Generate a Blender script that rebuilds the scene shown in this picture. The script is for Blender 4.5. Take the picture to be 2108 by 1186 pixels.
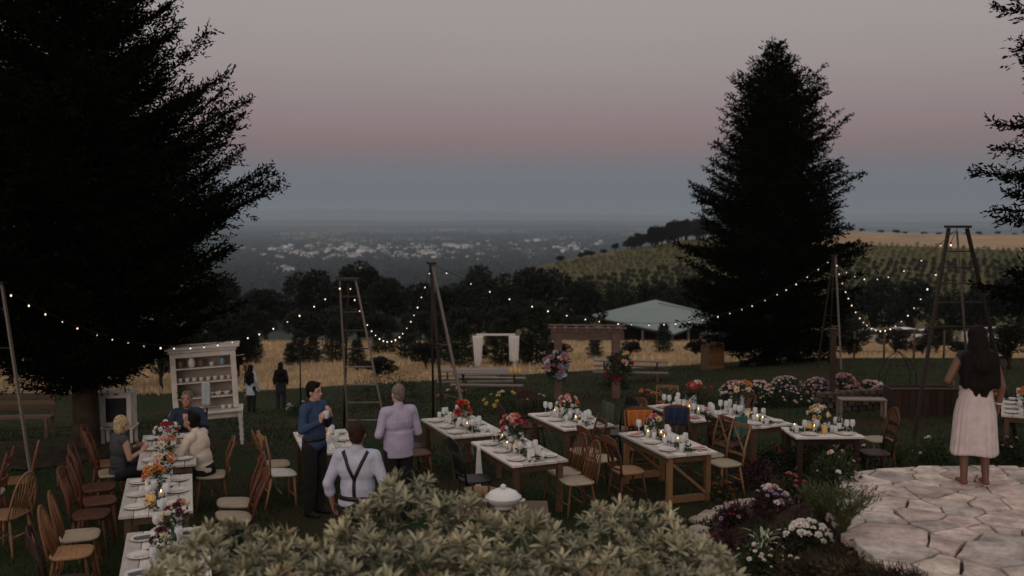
import bpy, bmesh, math, random
import numpy as np
from mathutils import Vector, Matrix, Euler
PI = math.pi
sc = bpy.context.scene
COL = sc.collection
for o in list(bpy.data.objects):
    bpy.data.objects.remove(o)

# ------------------------------------------------------------------ camera
CAM_H = 4.0
PITCH = math.atan(153 / 2050)
cam_d = bpy.data.cameras.new('camera')
cam = bpy.data.objects.new('camera', cam_d); COL.objects.link(cam); sc.camera = cam
cam.location = (0, 0, CAM_H); cam.rotation_euler = (PI / 2 - PITCH, 0, 0)
cam_d.lens = 35; cam_d.sensor_width = 36; cam_d.clip_start = 0.1; cam_d.clip_end = 90000
cam_d.dof.use_dof = True; cam_d.dof.focus_distance = 13.5; cam_d.dof.aperture_fstop = 1.3

# ------------------------------------------------------------------ sky, sun, exposure
world = bpy.data.worlds.new('World'); sc.world = world; world.use_nodes = True
nt = world.node_tree; nt.nodes.clear()
def lin(c):
    return tuple(((v / 255) / 12.92 if v / 255 <= .04045 else ((v / 255 + .055) / 1.055) ** 2.4) for v in c)
tc = nt.nodes.new('ShaderNodeTexCoord'); sx = nt.nodes.new('ShaderNodeSeparateXYZ')
nt.links.new(tc.outputs['Generated'], sx.inputs[0])
rp = nt.nodes.new('ShaderNodeValToRGB'); rp.color_ramp.interpolation = 'LINEAR'
# twilight sky opposite the sunset: the earth's shadow, the pink band above it, pale grey higher up
stops = [(0.0, (91, 103, 117)), (.012, (93, 104, 117)), (.025, (96, 104, 118)), (.038, (101, 104, 117)), (.048, (106, 101, 113)), (.058, (117, 102, 111)), (.070, (127, 104, 110)),
         (.090, (137, 115, 120)), (.115, (145, 127, 129)), (.145, (152, 139, 138)), (.18, (158, 147, 145)), (.22, (161, 152, 149)), (.40, (176, 169, 166)), (1.0, (214, 205, 199))]
els = rp.color_ramp.elements
while len(els) < len(stops): els.new(.5)
for e, (p_, c_) in zip(els, stops):
    e.position = p_; e.color = lin(c_) + (1,)
nt.links.new(sx.outputs['Z'], rp.inputs[0])
sky = nt.nodes.new('ShaderNodeTexSky'); sky.sky_type = 'NISHITA'; sky.sun_disc = False
SUN_EL, SUN_ROT = math.radians(7.0), math.radians(195)      # the sun has just gone, behind the camera
sky.sun_elevation = SUN_EL; sky.sun_rotation = SUN_ROT; sky.altitude = 250
b1 = nt.nodes.new('ShaderNodeBackground'); b2 = nt.nodes.new('ShaderNodeBackground')
b1.inputs[1].default_value = 0.95; b2.inputs[1].default_value = 0.008
add = nt.nodes.new('ShaderNodeAddShader'); wo = nt.nodes.new('ShaderNodeOutputWorld')
nt.links.new(rp.outputs[0], b1.inputs[0]); nt.links.new(sky.outputs[0], b2.inputs[0])
nt.links.new(b1.outputs[0], add.inputs[0]); nt.links.new(b2.outputs[0], add.inputs[1]); nt.links.new(add.outputs[0], wo.inputs[0])
sun_d = bpy.data.lights.new('sun', 'SUN'); sun = bpy.data.objects.new('sun', sun_d); COL.objects.link(sun)
sun_d.energy = 0.9; sun_d.angle = math.radians(40); sun_d.color = (1.0, .80, .70)
sdir = Vector((-math.sin(SUN_ROT) * -1 * math.cos(SUN_EL), math.cos(SUN_ROT) * math.cos(SUN_EL), math.sin(SUN_EL)))
sun.rotation_euler = (-sdir).to_track_quat('-Z', 'Y').to_euler()
vs = sc.view_settings; vs.view_transform = 'Standard'; vs.look = 'None'; vs.exposure = 0; vs.gamma = 1; vs.use_curve_mapping = False
sc.cycles.use_denoising = True; sc.cycles.max_bounces = 5; sc.cycles.volume_bounces = 0; sc.cycles.transparent_max_bounces = 12
sc.cycles.sample_clamp_indirect = 2.0; sc.render.filter_size = 2.0
sc.cycles.use_adaptive_sampling = True

# ------------------------------------------------------------------ helpers
def mat(name, col, rough=.8, var=.25, scale=6.0, bump=0.0, metal=0.0, spec=.3, col2=None, coords='Object', emit=None, bscale=None, transl=0.0):
    m = bpy.data.materials.new(name); m.use_nodes = True
    t = m.node_tree; b = t.nodes['Principled BSDF']
    b.inputs['Roughness'].default_value = rough; b.inputs['Metallic'].default_value = metal
    b.inputs['Specular IOR Level'].default_value = spec
    if emit:
        b.inputs['Emission Color'].default_value = emit[0] + (1,); b.inputs['Emission Strength'].default_value = emit[1]
        m.cycles.emission_sampling = 'NONE' if len(emit) < 3 else 'AUTO'
    c2 = col2 or tuple(v * (1 - var) for v in col); c1 = col if col2 else tuple(min(1, v * (1 + var)) for v in col)
    if var == 0 and not col2:
        b.inputs['Base Color'].default_value = col + (1,)
    else:
        co = t.nodes.new('ShaderNodeTexCoord'); nz = t.nodes.new('ShaderNodeTexNoise'); nz.inputs['Scale'].default_value = scale
        nz.inputs['Detail'].default_value = 5
        mx = t.nodes.new('ShaderNodeMix'); mx.data_type = 'RGBA'
        mr = t.nodes.new('ShaderNodeMapRange'); mr.inputs[1].default_value = .33; mr.inputs[2].default_value = .67
        geo = t.nodes.new('ShaderNodeNewGeometry')
        src = geo.outputs['Position'] if coords == 'World' else co.outputs[coords]
        t.links.new(src, nz.inputs['Vector']); t.links.new(nz.outputs[0], mr.inputs[0]); t.links.new(mr.outputs[0], mx.inputs[0])
        mx.inputs[6].default_value = c2 + (1,); mx.inputs[7].default_value = c1 + (1,)
        t.links.new(mx.outputs[2], b.inputs['Base Color'])
        if bump:
            n2 = t.nodes.new('ShaderNodeTexNoise'); n2.inputs['Scale'].default_value = bscale or scale * 3; n2.inputs['Detail'].default_value = 6
            bp = t.nodes.new('ShaderNodeBump'); bp.inputs['Strength'].default_value = bump; bp.inputs['Distance'].default_value = .02
            t.links.new(src, n2.inputs['Vector']); t.links.new(n2.outputs[0], bp.inputs['Height']); t.links.new(bp.outputs[0], b.inputs['Normal'])
    if transl:
        tr = t.nodes.new('ShaderNodeBsdfTranslucent'); ms = t.nodes.new('ShaderNodeMixShader'); ms.inputs[0].default_value = transl
        tr.inputs[0].default_value = col + (1,)
        out = t.nodes['Material Output']
        t.links.new(b.outputs[0], ms.inputs[1]); t.links.new(tr.outputs[0], ms.inputs[2]); t.links.new(ms.outputs[0], out.inputs[0])
    return m

def wood(name, col, col2, scale=3.0, rough=.6):
    """long grain along local X"""
    m = bpy.data.materials.new(name); m.use_nodes = True
    t = m.node_tree; b = t.nodes['Principled BSDF']; b.inputs['Roughness'].default_value = rough; b.inputs['Specular IOR Level'].default_value = .25
    co = t.nodes.new('ShaderNodeTexCoord'); mp = t.nodes.new('ShaderNodeMapping'); mp.inputs['Scale'].default_value = (1.5, 14, 14)
    nz = t.nodes.new('ShaderNodeTexNoise'); nz.inputs['Scale'].default_value = scale; nz.inputs['Detail'].default_value = 7; nz.inputs['Distortion'].default_value = .6
    oi = t.nodes.new('ShaderNodeObjectInfo'); ad = t.nodes.new('ShaderNodeVectorMath'); ad.operation = 'ADD'
    t.links.new(co.outputs['Object'], ad.inputs[0]); t.links.new(oi.outputs['Random'], ad.inputs[1])
    t.links.new(ad.outputs[0], mp.inputs[0]); t.links.new(mp.outputs[0], nz.inputs['Vector'])
    mr = t.nodes.new('ShaderNodeMapRange'); mr.inputs[1].default_value = .3; mr.inputs[2].default_value = .7
    mx = t.nodes.new('ShaderNodeMix'); mx.data_type = 'RGBA'; mx.inputs[6].default_value = col2 + (1,); mx.inputs[7].default_value = col + (1,)
    t.links.new(nz.outputs[0], mr.inputs[0]); t.links.new(mr.outputs[0], mx.inputs[0])
    hs = t.nodes.new('ShaderNodeHueSaturation'); m2 = t.nodes.new('ShaderNodeMapRange'); m2.inputs[3].default_value = .7; m2.inputs[4].default_value = 1.25
    t.links.new(oi.outputs['Random'], m2.inputs[0]); t.links.new(m2.outputs[0], hs.inputs['Value']); t.links.new(mx.outputs[2], hs.inputs['Color'])
    t.links.new(hs.outputs[0], b.inputs['Base Color'])
    bp = t.nodes.new('ShaderNodeBump'); bp.inputs['Strength'].default_value = .3; bp.inputs['Distance'].default_value = .006
    t.links.new(nz.outputs[0], bp.inputs['Height']); t.links.new(bp.outputs[0], b.inputs['Normal'])
    return m

def foliage(name, col, col2, scale=1.2, rough=.7, rnd=.35):
    """leaf colour: clumps by place plus a change from leaf to leaf"""
    m = bpy.data.materials.new(name); m.use_nodes = True
    t = m.node_tree; b = t.nodes['Principled BSDF']; b.inputs['Roughness'].default_value = rough; b.inputs['Specular IOR Level'].default_value = .2
    geo = t.nodes.new('ShaderNodeNewGeometry'); nz = t.nodes.new('ShaderNodeTexNoise'); nz.inputs['Scale'].default_value = scale; nz.inputs['Detail'].default_value = 3
    t.links.new(geo.outputs['Position'], nz.inputs['Vector'])
    mr = t.nodes.new('ShaderNodeMapRange'); mr.inputs[1].default_value = .35; mr.inputs[2].default_value = .65
    t.links.new(nz.outputs[0], mr.inputs[0])
    mx = t.nodes.new('ShaderNodeMix'); mx.data_type = 'RGBA'; mx.inputs[6].default_value = col2 + (1,); mx.inputs[7].default_value = col + (1,)
    t.links.new(mr.outputs[0], mx.inputs[0])
    hs = t.nodes.new('ShaderNodeHueSaturation'); m2 = t.nodes.new('ShaderNodeMapRange'); m2.inputs[3].default_value = 1 - rnd; m2.inputs[4].default_value = 1 + rnd
    t.links.new(geo.outputs['Random Per Island'], m2.inputs[0]); t.links.new(m2.outputs[0], hs.inputs['Value']); t.links.new(mx.outputs[2], hs.inputs['Color'])
    t.links.new(hs.outputs[0], b.inputs['Base Color'])
    return m

def raw_mesh(name, V, F, m=None, smooth=False):
    """V (N,3); F an (M,k) int array or a list of tuples"""
    me = bpy.data.meshes.new(name)
    if isinstance(F, np.ndarray):
        V = np.ascontiguousarray(V, dtype=np.float32); k = F.shape[1]; n = len(F)
        me.vertices.add(len(V)); me.vertices.foreach_set('co', V.ravel())
        me.loops.add(n * k); me.loops.foreach_set('vertex_index', np.ascontiguousarray(F, dtype=np.int32).ravel())
        me.polygons.add(n); me.polygons.foreach_set('loop_start', np.arange(n, dtype=np.int32) * k)
        me.polygons.foreach_set('loop_total', np.full(n, k, dtype=np.int32))
        me.update(calc_edges=True)
    else:
        me.from_pydata([tuple(v) for v in V], [], F); me.update()
    if m: me.materials.append(m)
    if smooth: me.polygons.foreach_set('use_smooth', np.ones(len(me.polygons), dtype=bool))
    return me

def link(name, me, parent=None, loc=None, rz=None, rot=None):
    o = bpy.data.objects.new(name, me); COL.objects.link(o)
    if parent: o.parent = parent
    if loc is not None: o.location = loc
    if rz is not None: o.rotation_euler = (0, 0, rz)
    if rot is not None: o.rotation_euler = rot
    return o

def tag(o, label=None, cat=None, group=None, kind=None):
    if label: o['label'] = label
    if cat: o['category'] = cat
    if group: o['group'] = group
    if kind: o['kind'] = kind
    return o

def thing(name, label, cat, loc=(0, 0, 0), rz=0, group=None, rot=None):
    o = link(name, None, None, loc, rz, rot); o.empty_display_size = .1
    return tag(o, label, cat, group)

def copy_thing(root, loc=None, rz=None, label=None, group=None):
    r = root.copy(); COL.objects.link(r)
    if loc is not None: r.location = loc
    if rz is not None: r.rotation_euler = (0, 0, rz)
    tag(r, label, None, group)
    for ch in list(root.children):
        c = ch.copy(); COL.objects.link(c); c.parent = r
        for g in list(ch.children):
            d = g.copy(); COL.objects.link(d); d.parent = c
    return r

class MB:
    def __init__(s): s.v = []; s.f = []
    def add(s, V, F):
        n = len(s.v); s.v += [tuple(v) for v in V]; s.f += [tuple(i + n for i in f) for f in F]; return s
    def box(s, c, d, R=None, taper=1.0):
        hx, hy, hz = d[0] / 2, d[1] / 2, d[2] / 2
        V = []
        for z, k in ((-hz, 1), (hz, taper)):
            for x, y in ((-hx, -hy), (hx, -hy), (hx, hy), (-hx, hy)):
                p = Vector((x * k, y * k, z))
                if R: p = R @ p
                V.append((p.x + c[0], p.y + c[1], p.z + c[2]))
        return s.add(V, [(3, 2, 1, 0), (4, 5, 6, 7), (0, 1, 5, 4), (1, 2, 6, 5), (2, 3, 7, 6), (3, 0, 4, 7)])
    def bar(s, a, b, w, t, up=(0, 0, 1)):
        a = Vector(a); b = Vector(b); d = (b - a); L = d.length; d.normalize()
        u = Vector(up); x = d.cross(u)
        if x.length < 1e-4: x = d.cross(Vector((0, 1, 0)))
        x.normalize(); y = x.cross(d)
        R = Matrix((x, d, y)).transposed()
        return s.box((a + b) / 2, (w, L, t), R)
    def tube(s, pts, rad, n=8, cap=True):
        pts = [Vector(p) for p in pts]
        if not hasattr(rad, '__len__'): rad = [rad] * len(pts)
        V = []; F = []; ref = None
        for i, p in enumerate(pts):
            d = (pts[min(i + 1, len(pts) - 1)] - pts[max(i - 1, 0)]).normalized()
            if ref is None:
                ref = d.cross(Vector((0, 0, 1)) if abs(d.z) < .9 else Vector((1, 0, 0))).normalized()
            else:
                ref = (ref - d * ref.dot(d)).normalized()
            y = d.cross(ref)
            for k in range(n):
                a = 2 * PI * k / n
                V.append(p + (ref * math.cos(a) + y * math.sin(a)) * rad[i])
        for i in range(len(pts) - 1):
            for k in range(n):
                a = i * n + k; b = i * n + (k + 1) % n
                F.append((a, b, b + n, a + n))
        if cap:
            F.append(tuple(range(n - 1, -1, -1))); F.append(tuple(range((len(pts) - 1) * n, len(pts) * n)))
        return s.add(V, F)
    def lathe(s, prof, n=14, c=(0, 0, 0)):
        V = []; F = []
        for r, z in prof:
            for k in range(n):
                a = 2 * PI * k / n
                V.append((c[0] + r * math.cos(a), c[1] + r * math.sin(a), c[2] + z))
        for i in range(len(prof) - 1):
            for k in range(n):
                a = i * n + k; b = i * n + (k + 1) % n
                F.append((a, b, b + n, a + n))
        if prof[0][0] > 1e-5: F.append(tuple(range(n - 1, -1, -1)))
        if prof[-1][0] > 1e-5: F.append(tuple(range((len(prof) - 1) * n, len(prof) * n)))
        return s.add(V, F)
    def ell(s, c, r, R=None, n=12, m=8):
        V = []; F = []
        for i in range(m + 1):
            th = PI * i / m
            for k in range(n):
                a = 2 * PI * k / n
                p = Vector((r[0] * math.sin(th) * math.cos(a), r[1] * math.sin(th) * math.sin(a), -r[2] * math.cos(th)))
                if R: p = R @ p
                V.append((p.x + c[0], p.y + c[1], p.z + c[2]))
        for i in range(m):
            for k in range(n):
                a = i * n + k; b = i * n + (k + 1) % n
                F.append((a, b, b + n, a + n))
        return s.add(V, F)
    def caps(s, a, ra, b, rb, n=12, flat=1.0, side=None):
        """tapered capsule"""
        a = Vector(a); b = Vector(b); d = b - a; L = d.length
        if L < 1e-6: return s.ell(a, (ra,) * 3)
        d.normalize(); P = []; Rr = []
        for k in range(5):
            t = PI / 2 * (1 - k / 4) ; P.append(a - d * ra * math.sin(t)); Rr.append(max(ra * math.cos(t), 1e-4))
        for k in range(1, 4): P.append(a + d * L * k / 4); Rr.append(ra + (rb - ra) * k / 4)
        for k in range(5):
            t = PI / 2 * k / 4; P.append(b + d * rb * math.sin(t)); Rr.append(max(rb * math.cos(t), 1e-4))
        return s.tube(P, Rr, n)
    def mesh(s, name, m, smooth=False):
        return raw_mesh(name, s.v, s.f, m, smooth)
    def build(s, name, m, parent=None, smooth=False, loc=None, rz=None, rot=None):
        return link(name, s.mesh(name, m, smooth), parent, loc, rz, rot)

# ------------------------------------------------------------------ terrain shape
PYS = [-50, 13, 17, 19, 22, 27, 32, 38, 50, 60, 80, 90, 100, 130, 150, 250, 400, 1000, 3000, 90000]
PZS = [0, 0, -.2, -.35, -.65, -1.2, -1.8, -2.55, -4.0, -4.9, -6.4, -7.9, -9.4, -13, -16, -34, -62, -112, -150, -150]
def terr(x, y):
    x = np.asarray(x, float); y = np.asarray(y, float)
    s = np.clip((y - 15) / 20, 0, 1); s = s * s * (3 - 2 * s); e = 1 - np.clip((y - 36) / 34, 0, 1)
    z = np.interp(y, PYS, PZS) + .085 * np.clip(x, -14, 12) * s * e
    return z if z.ndim else float(z)
def pix(px, py):
    a = (px - 1054) / 2050; b = -(py - 593) / 2050
    return Vector((a, math.cos(PITCH) + b * math.sin(PITCH), -math.sin(PITCH) + b * math.cos(PITCH)))
def at(px, py, y):
    d = pix(px, py); return Vector((0, 0, CAM_H)) + d * (y / d.y)
def ground(px, py, f=None):
    d = pix(px, py); t = 2.0; f = f or terr
    while t < 4000:
        q = Vector((0, 0, CAM_H)) + d * t
        if q.z < f(q.x, q.y): return Vector((q.x, q.y, f(q.x, q.y)))
        t *= 1.003
    return q
def place(px, y):                       # a spot on the ground in the direction of column px, y metres out
    x = (px - 1054) / 2050 * y; return Vector((x, y, terr(x, y)))

def sheet(name, ys, halfw, nx, m, dz=0.0, fn=None, amp=0.0, seed=0):
    V = []; F = []
    g = np.linspace(-1, 1, nx); rng = np.random.RandomState(seed)
    ph = rng.rand(6) * 6
    for y in ys:
        w = halfw(y)
        x = g * w
        z = (fn or terr)(x, np.full(nx, y)) + dz
        if amp:
            z = z + amp * (np.sin(x * .9 + ph[0]) * np.sin(y * .8 + ph[1]) + .5 * np.sin(x * 2.3 + ph[2] + y * 1.1) + .5 * np.sin(y * 2.9 + ph[3] - x * .7))
        V.append(np.stack([x, np.full(nx, y), z], 1))
    V = np.concatenate(V); n = len(ys)
    i = np.arange((n - 1) * nx).reshape(n - 1, nx)[:, :-1].ravel()
    Fq = np.stack([i, i + 1, i + nx + 1, i + nx], 1)
    o = link(name, raw_mesh(name, V, Fq, m, True)); o['kind'] = 'structure'; return o

# ------------------------------------------------------------------ ground materials
M = {}
M['lawn'] = mat('lawn', (.013, .030, .009), .95, .0, .55, bump=.6, spec=.1, col2=(.032, .024, .013), coords='World', bscale=30)
M['field'] = mat('field', (.36, .26, .15), .95, 0, .35, bump=.5, spec=.1, col2=(.24, .17, .09), coords='World', bscale=8)
M['hillside'] = mat('hillside', (.03, .035, .02), .95, .3, .02, spec=.1, coords='World')
def valley_mat():
    m = bpy.data.materials.new('valley'); m.use_nodes = True; t = m.node_tree; b = t.nodes['Principled BSDF']
    b.inputs['Roughness'].default_value = 1; b.inputs['Specular IOR Level'].default_value = 0
    g = t.nodes.new('ShaderNodeNewGeometry')
    mp = t.nodes.new('ShaderNodeMapping'); mp.inputs['Scale'].default_value = (.0012, .00042, .001)
    n1 = t.nodes.new('ShaderNodeTexNoise'); n1.inputs['Scale'].default_value = 1.0; n1.inputs['Detail'].default_value = 8; n1.inputs['Roughness'].default_value = .62
    r = t.nodes.new('ShaderNodeValToRGB'); r.color_ramp.elements[0].position = .36; r.color_ramp.elements[0].color = (.015, .022, .016, 1)
    r.color_ramp.elements[1].position = .62; r.color_ramp.elements[1].color = (.30, .26, .20, 1)
    e = r.color_ramp.elements.new(.49); e.color = (.03, .038, .028, 1)
    t.links.new(g.outputs['Position'], mp.inputs[0]); t.links.new(mp.outputs[0], n1.inputs['Vector']); t.links.new(n1.outputs[0], r.inputs[0])
    t.links.new(r.outputs[0], b.inputs['Base Color']); return m
M['valley'] = valley_mat()

wid = lambda y: 40 + 1.1 * max(y, 0)
ys_lawn = list(np.concatenate([np.linspace(-14, 8, 8), np.linspace(9, 46, 75)]))
sheet('lawn', ys_lawn, wid, 181, M['lawn'], amp=.012, seed=1)
sheet('field', list(np.linspace(46, 105, 40)), wid, 121, M['field'], amp=.03, seed=2)
sheet('hillside', list(np.geomspace(105, 1000, 30)), wid, 81, M['hillside'])
sheet('valley', list(np.geomspace(1000, 60000, 60)), wid, 81, M['valley'])

# far ranges beyond the valley, each a long ridge with its own depth
M['range'] = mat('range', (.030, .042, .035), 1, .3, .0006, spec=0, coords='World')
def ridge(name, y0, depth, prof, seed, m):
    rng = np.random.RandomState(seed); nx, ny = 220, 14
    X = np.linspace(-.75 * y0, .75 * y0, nx); ph = rng.rand(8) * 6
    px = X / y0 * 2050 + 1054
    hgt = np.interp(px, [p[0] for p in prof], [p[1] for p in prof])       # crest height above the valley floor
    hgt = hgt * (1 + .06 * np.sin(px * .021 + ph[0]) + .05 * np.sin(px * .047 + ph[1]) + .025 * np.sin(px * .11 + ph[2]) + .015 * np.sin(px * .27 + ph[3]))
    V = []
    for j in range(ny):
        t = j / (ny - 1); s = math.sin(PI * t) ** .8
        wob = 1 + .12 * np.sin(X / y0 * 60 + j * 1.3 + ph[4]) * (1 - s)
        V.append(np.stack([X, np.full(nx, y0 + (t - .5) * depth), -151 + hgt * s * wob], 1))
    V = np.concatenate(V); i = np.arange((ny - 1) * nx).reshape(ny - 1, nx)[:, :-1].ravel()
    o = link(name, raw_mesh(name, V, np.stack([i, i + 1, i + nx + 1, i + nx], 1), m, True)); o['kind'] = 'structure'
ridge('hills', 26000, 5000, [(0, 190), (500, 235), (650, 265), (850, 250), (1000, 205), (1150, 170), (1300, 120), (1500, 90), (1750, 120), (2000, 170), (2150, 150)], 4, M['range'])
ridge('hills', 15500, 2600, [(300, 30), (600, 60), (900, 40), (1000, 55), (1200, 50), (1400, 20), (2100, 30)], 7, M['range'])
ridge('hills', 11000, 1600, [(300, 15), (600, 18), (1000, 30), (1150, 42), (1270, 25), (1400, 5), (2100, 8)], 9, M['range'])

# the orchard hill on the right
OX = [-120, -40, 9, 26, 48, 75, 143, 206, 300, 600]
OZ = [-60, -40, -19, -14.5, -10.5, -6.6, -3.6, -4.9, -8, -14]
def orchard_z(x, y):
    x = np.asarray(x, float); y = np.asarray(y, float)
    s = np.clip((y - 190) / 230, 0, 1); s = s ** .85
    rid = np.interp(x * 420 / np.maximum(y, 1), OX, OZ)
    z = -26 + (rid + 26) * s
    over = np.clip((y - 420) / 250, 0, 1)
    z = z - 60 * over ** 1.5 + .5 * np.sin(x * .05 + y * .02)
    low = np.clip((-10 - x) / 40, 0, 1); z = z - 25 * low
    return z if z.ndim else float(z)
M['orchard_ground'] = mat('orchard_ground', (.13, .11, .045), .95, 0, .05, spec=.1, col2=(.085, .08, .032), coords='World', bump=.3, bscale=.6)
M['dry'] = mat('dry', (.34, .24, .15), .95, .18, .05, spec=.1, coords='World')
def hill_grid(name, parts, m):
    Vs, Fs, off = [], [], 0
    for x0, x1, nx, y0, y1, ny in parts:
        for y in np.linspace(y0, y1, ny):
            x = np.linspace(x0, x1, nx); Vs.append(np.stack([x, np.full(nx, y), orchard_z(x, np.full(nx, y))], 1))
        i = np.arange((ny - 1) * nx).reshape(ny - 1, nx)[:, :-1].ravel() + off; Fs.append(np.stack([i, i + 1, i + nx + 1, i + nx], 1)); off += nx * ny
    o = link(name, raw_mesh(name, np.concatenate(Vs), np.concatenate(Fs), m, True)); o['kind'] = 'structure'
hill_grid('orchard_hill', [(-60, 105, 34, 185, 640, 60), (105, 420, 60, 185, 368, 36)], M['orchard_ground'])
hill_grid('stubble_field', [(105, 420, 60, 368, 640, 28)], M['dry'])

# ------------------------------------------------------------------ air
hz = bpy.data.materials.new('haze'); hz.use_nodes = True; t = hz.node_tree; t.nodes.clear()
pv = t.nodes.new('ShaderNodeVolumePrincipled'); mo = t.nodes.new('ShaderNodeOutputMaterial'); t.links.new(pv.outputs[0], mo.inputs['Volume'])
pv.inputs['Color'].default_value = (.60, .74, .86, 1); pv.inputs['Density'].default_value = 1.0e-4; pv.inputs['Anisotropy'].default_value = 0
haze_top = 140.0
b = MB(); b.box((0, 30900, (haze_top - 153) / 2), (70 * 2000, 62000, haze_top + 153)); o = b.build('haze', hz); o['kind'] = 'stuff'
# ------------------------------------------------------------------ trees
M['bark'] = mat('bark', (.045, .030, .022), .95, .4, 5, bump=.8, spec=.1)
M['limb'] = mat('limb', (.012, .009, .007), .95, .3, 5, spec=.05)
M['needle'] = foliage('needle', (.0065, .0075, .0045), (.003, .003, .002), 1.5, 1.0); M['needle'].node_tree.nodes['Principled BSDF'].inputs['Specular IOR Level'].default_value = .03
M['needle_far'] = foliage('needle_far', (.020, .030, .018), (.011, .016, .010), .6)
M['leaf_dark'] = foliage('leaf_dark', (.012, .014, .007), (.006, .007, .004), .22)
M['leaf_olive'] = foliage('leaf_olive', (.022, .025, .011), (.012, .014, .007), .2)
M['leaf_orchard'] = foliage('leaf_orchard', (.046, .050, .022), (.026, .030, .014), .08)

def unit(a): return a / np.maximum(np.linalg.norm(a, axis=-1, keepdims=True), 1e-9)
def cards(base, d, L, W, rng, bend=0.0):
    """one leaf-shaped quad (a kite) per row, random roll about d"""
    n = len(base); d = unit(d); r = unit(rng.normal(size=(n, 3))); s = unit(np.cross(d, r))
    nrm = np.cross(s, d)
    L = L[:, None] if np.ndim(L) else L; W = W[:, None] if np.ndim(W) else W
    p0 = base; p1 = base + d * L * .45 + s * W * .5; p2 = base + d * L - nrm * L * bend; p3 = base + d * L * .45 - s * W * .5
    return np.stack([p0, p1, p2, p3], 1)
def quad_mesh(name, Q, m):
    n = len(Q); return raw_mesh(name, Q.reshape(-1, 3), np.arange(4 * n).reshape(n, 4), m)

def conifer_meshes(seed, H, R, clear, step, per, a0, a1, curve, twig_sp, tuft, crown_pow=.8, az=None, fan=.42, droop=.12, jag=.1, tip=9.0, low=.8):
    """trunk + limbs mesh and needle mesh of a conifer standing at the origin"""
    rng = np.random.RandomState(seed); r0 = max(.02 * H, .03)
    tb = MB(); tb.tube([(0, 0, -.3), (0, 0, 0), (.0, .02, H * .3), (.03, 0, H * .65), (0, 0, H * .985)], [r0 * 1.35, r0 * 1.12, r0 * .8, r0 * .45, .012], 10)
    lb = MB()
    TB, TD, TL = [], [], []
    z = clear * H
    while z < H * .99:
        f = (z - clear * H) / (H - clear * H)
        prof = min((1 - f) ** crown_pow * (low + (1 - low) * min(1, f * 7)), tip * (1 - f))
        k = per if f < .9 else max(3, per - 2)
        off = rng.rand() * 6.28; wf = 1 + jag * rng.uniform(-1, .6)
        for q in range(k):
            th = off + 2 * PI * q / k + rng.normal() * .22
            if az and not az(th): continue
            L = R * prof * wf * rng.uniform(.62, 1.06) + .12
            out = np.array([math.cos(th), math.sin(th), 0]); side = np.array([-math.sin(th), math.cos(th), 0])
            zz = z + rng.uniform(-.5, .5) * step
            a = a0 + (a1 - a0) * f + rng.normal() * .07; cv = curve * rng.uniform(.6, 1.3)
            ts = np.linspace(0, 1, 6)
            P = out[None] * (L * ts)[:, None] + np.array([0, 0, zz])[None] + np.array([0, 0, 1])[None] * (L * (a * ts + cv * ts ** 2))[:, None]
            P += side[None] * (L * .08 * rng.normal() * ts ** 2)[:, None]
            if L > .5: lb.tube([tuple(p) for p in P], [max(.011 * L * (1 - t_ * .8), .006) for t_ in ts], 4, False)
            nt_ = max(4, int(L / twig_sp))
            tt = np.clip(.10 + .9 * (np.arange(nt_) + rng.rand(nt_)) / nt_, 0, 1)
            for sd in (-1, 1, 0):
                m_ = nt_ if sd else nt_ // 2
                t_ = tt[:m_] if sd else tt[::2][:m_]
                m_ = len(t_)
                base = np.stack([np.interp(t_, ts, P[:, c]) for c in range(3)], 1)
                tang = unit(out[None] + np.array([0, 0, 1])[None] * (a + 2 * cv * t_)[:, None])
                ang = rng.uniform(.5, 1.15, m_) if sd else rng.uniform(0, .3, m_)
                dr = tang * np.cos(ang)[:, None] + side[None] * (sd * np.sin(ang))[:, None] + np.array([0, 0, 1])[None] * (rng.normal(0, .22, m_) - droop * (1 - t_) + (.35 if not sd else 0))[:, None]
                ln = (fan * L * (1.05 - t_) ** .62 * (.35 + .65 * np.minimum(1, t_ * 3)) + .13) * rng.uniform(.55, 1.15, m_)
                if not sd: ln *= .5
                TB.append(base); TD.append(unit(dr)); TL.append(np.minimum(ln, .34 * R))
        z += step * (1 - .45 * f)
    TB = np.concatenate(TB); TD = np.concatenate(TD); TL = np.concatenate(TL)
    n = np.maximum(2, (TL / (tuft * .42)).astype(int)); idx = np.repeat(np.arange(len(TL)), n)
    u = np.concatenate([(np.arange(k) + .6) / k for k in n]) * 1.0
    B = TB[idx] + TD[idx] * (TL[idx] * u)[:, None] + np.array([0, 0, -1])[None] * (droop * .8 * TL[idx] * u ** 2)[:, None]
    D = unit(TD[idx] + rng.normal(0, .55, (len(idx), 3)))
    Q = cards(B, D, tuft * rng.uniform(.6, 1.25, len(idx)), tuft * rng.uniform(.24, .42, len(idx)), rng)
    return tb, lb, Q

def conifer(name, label, seed, loc, H, R, m, group=None, cat='tree', **k):
    tb, lb, Q = conifer_meshes(seed, H, R, **k)
    r = thing(name, label, cat, loc, 0, group)
    tr = tb.build('trunk', M['bark'], r, True)
    if lb.v: lb.build('limb_whorls', M['limb'], tr)['kind'] = 'stuff'
    cr = link('crown', quad_mesh('crown', Q, m), r); cr['kind'] = 'stuff'
    return r

# the huge conifer on the left
p = place(165, 18.2)
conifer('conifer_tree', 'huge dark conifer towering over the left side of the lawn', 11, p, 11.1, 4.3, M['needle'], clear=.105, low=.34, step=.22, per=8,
        a0=.0, a1=.62, curve=.30, twig_sp=.060, tuft=.105, crown_pow=.88, fan=.38, droop=.05, jag=.2)
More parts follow.
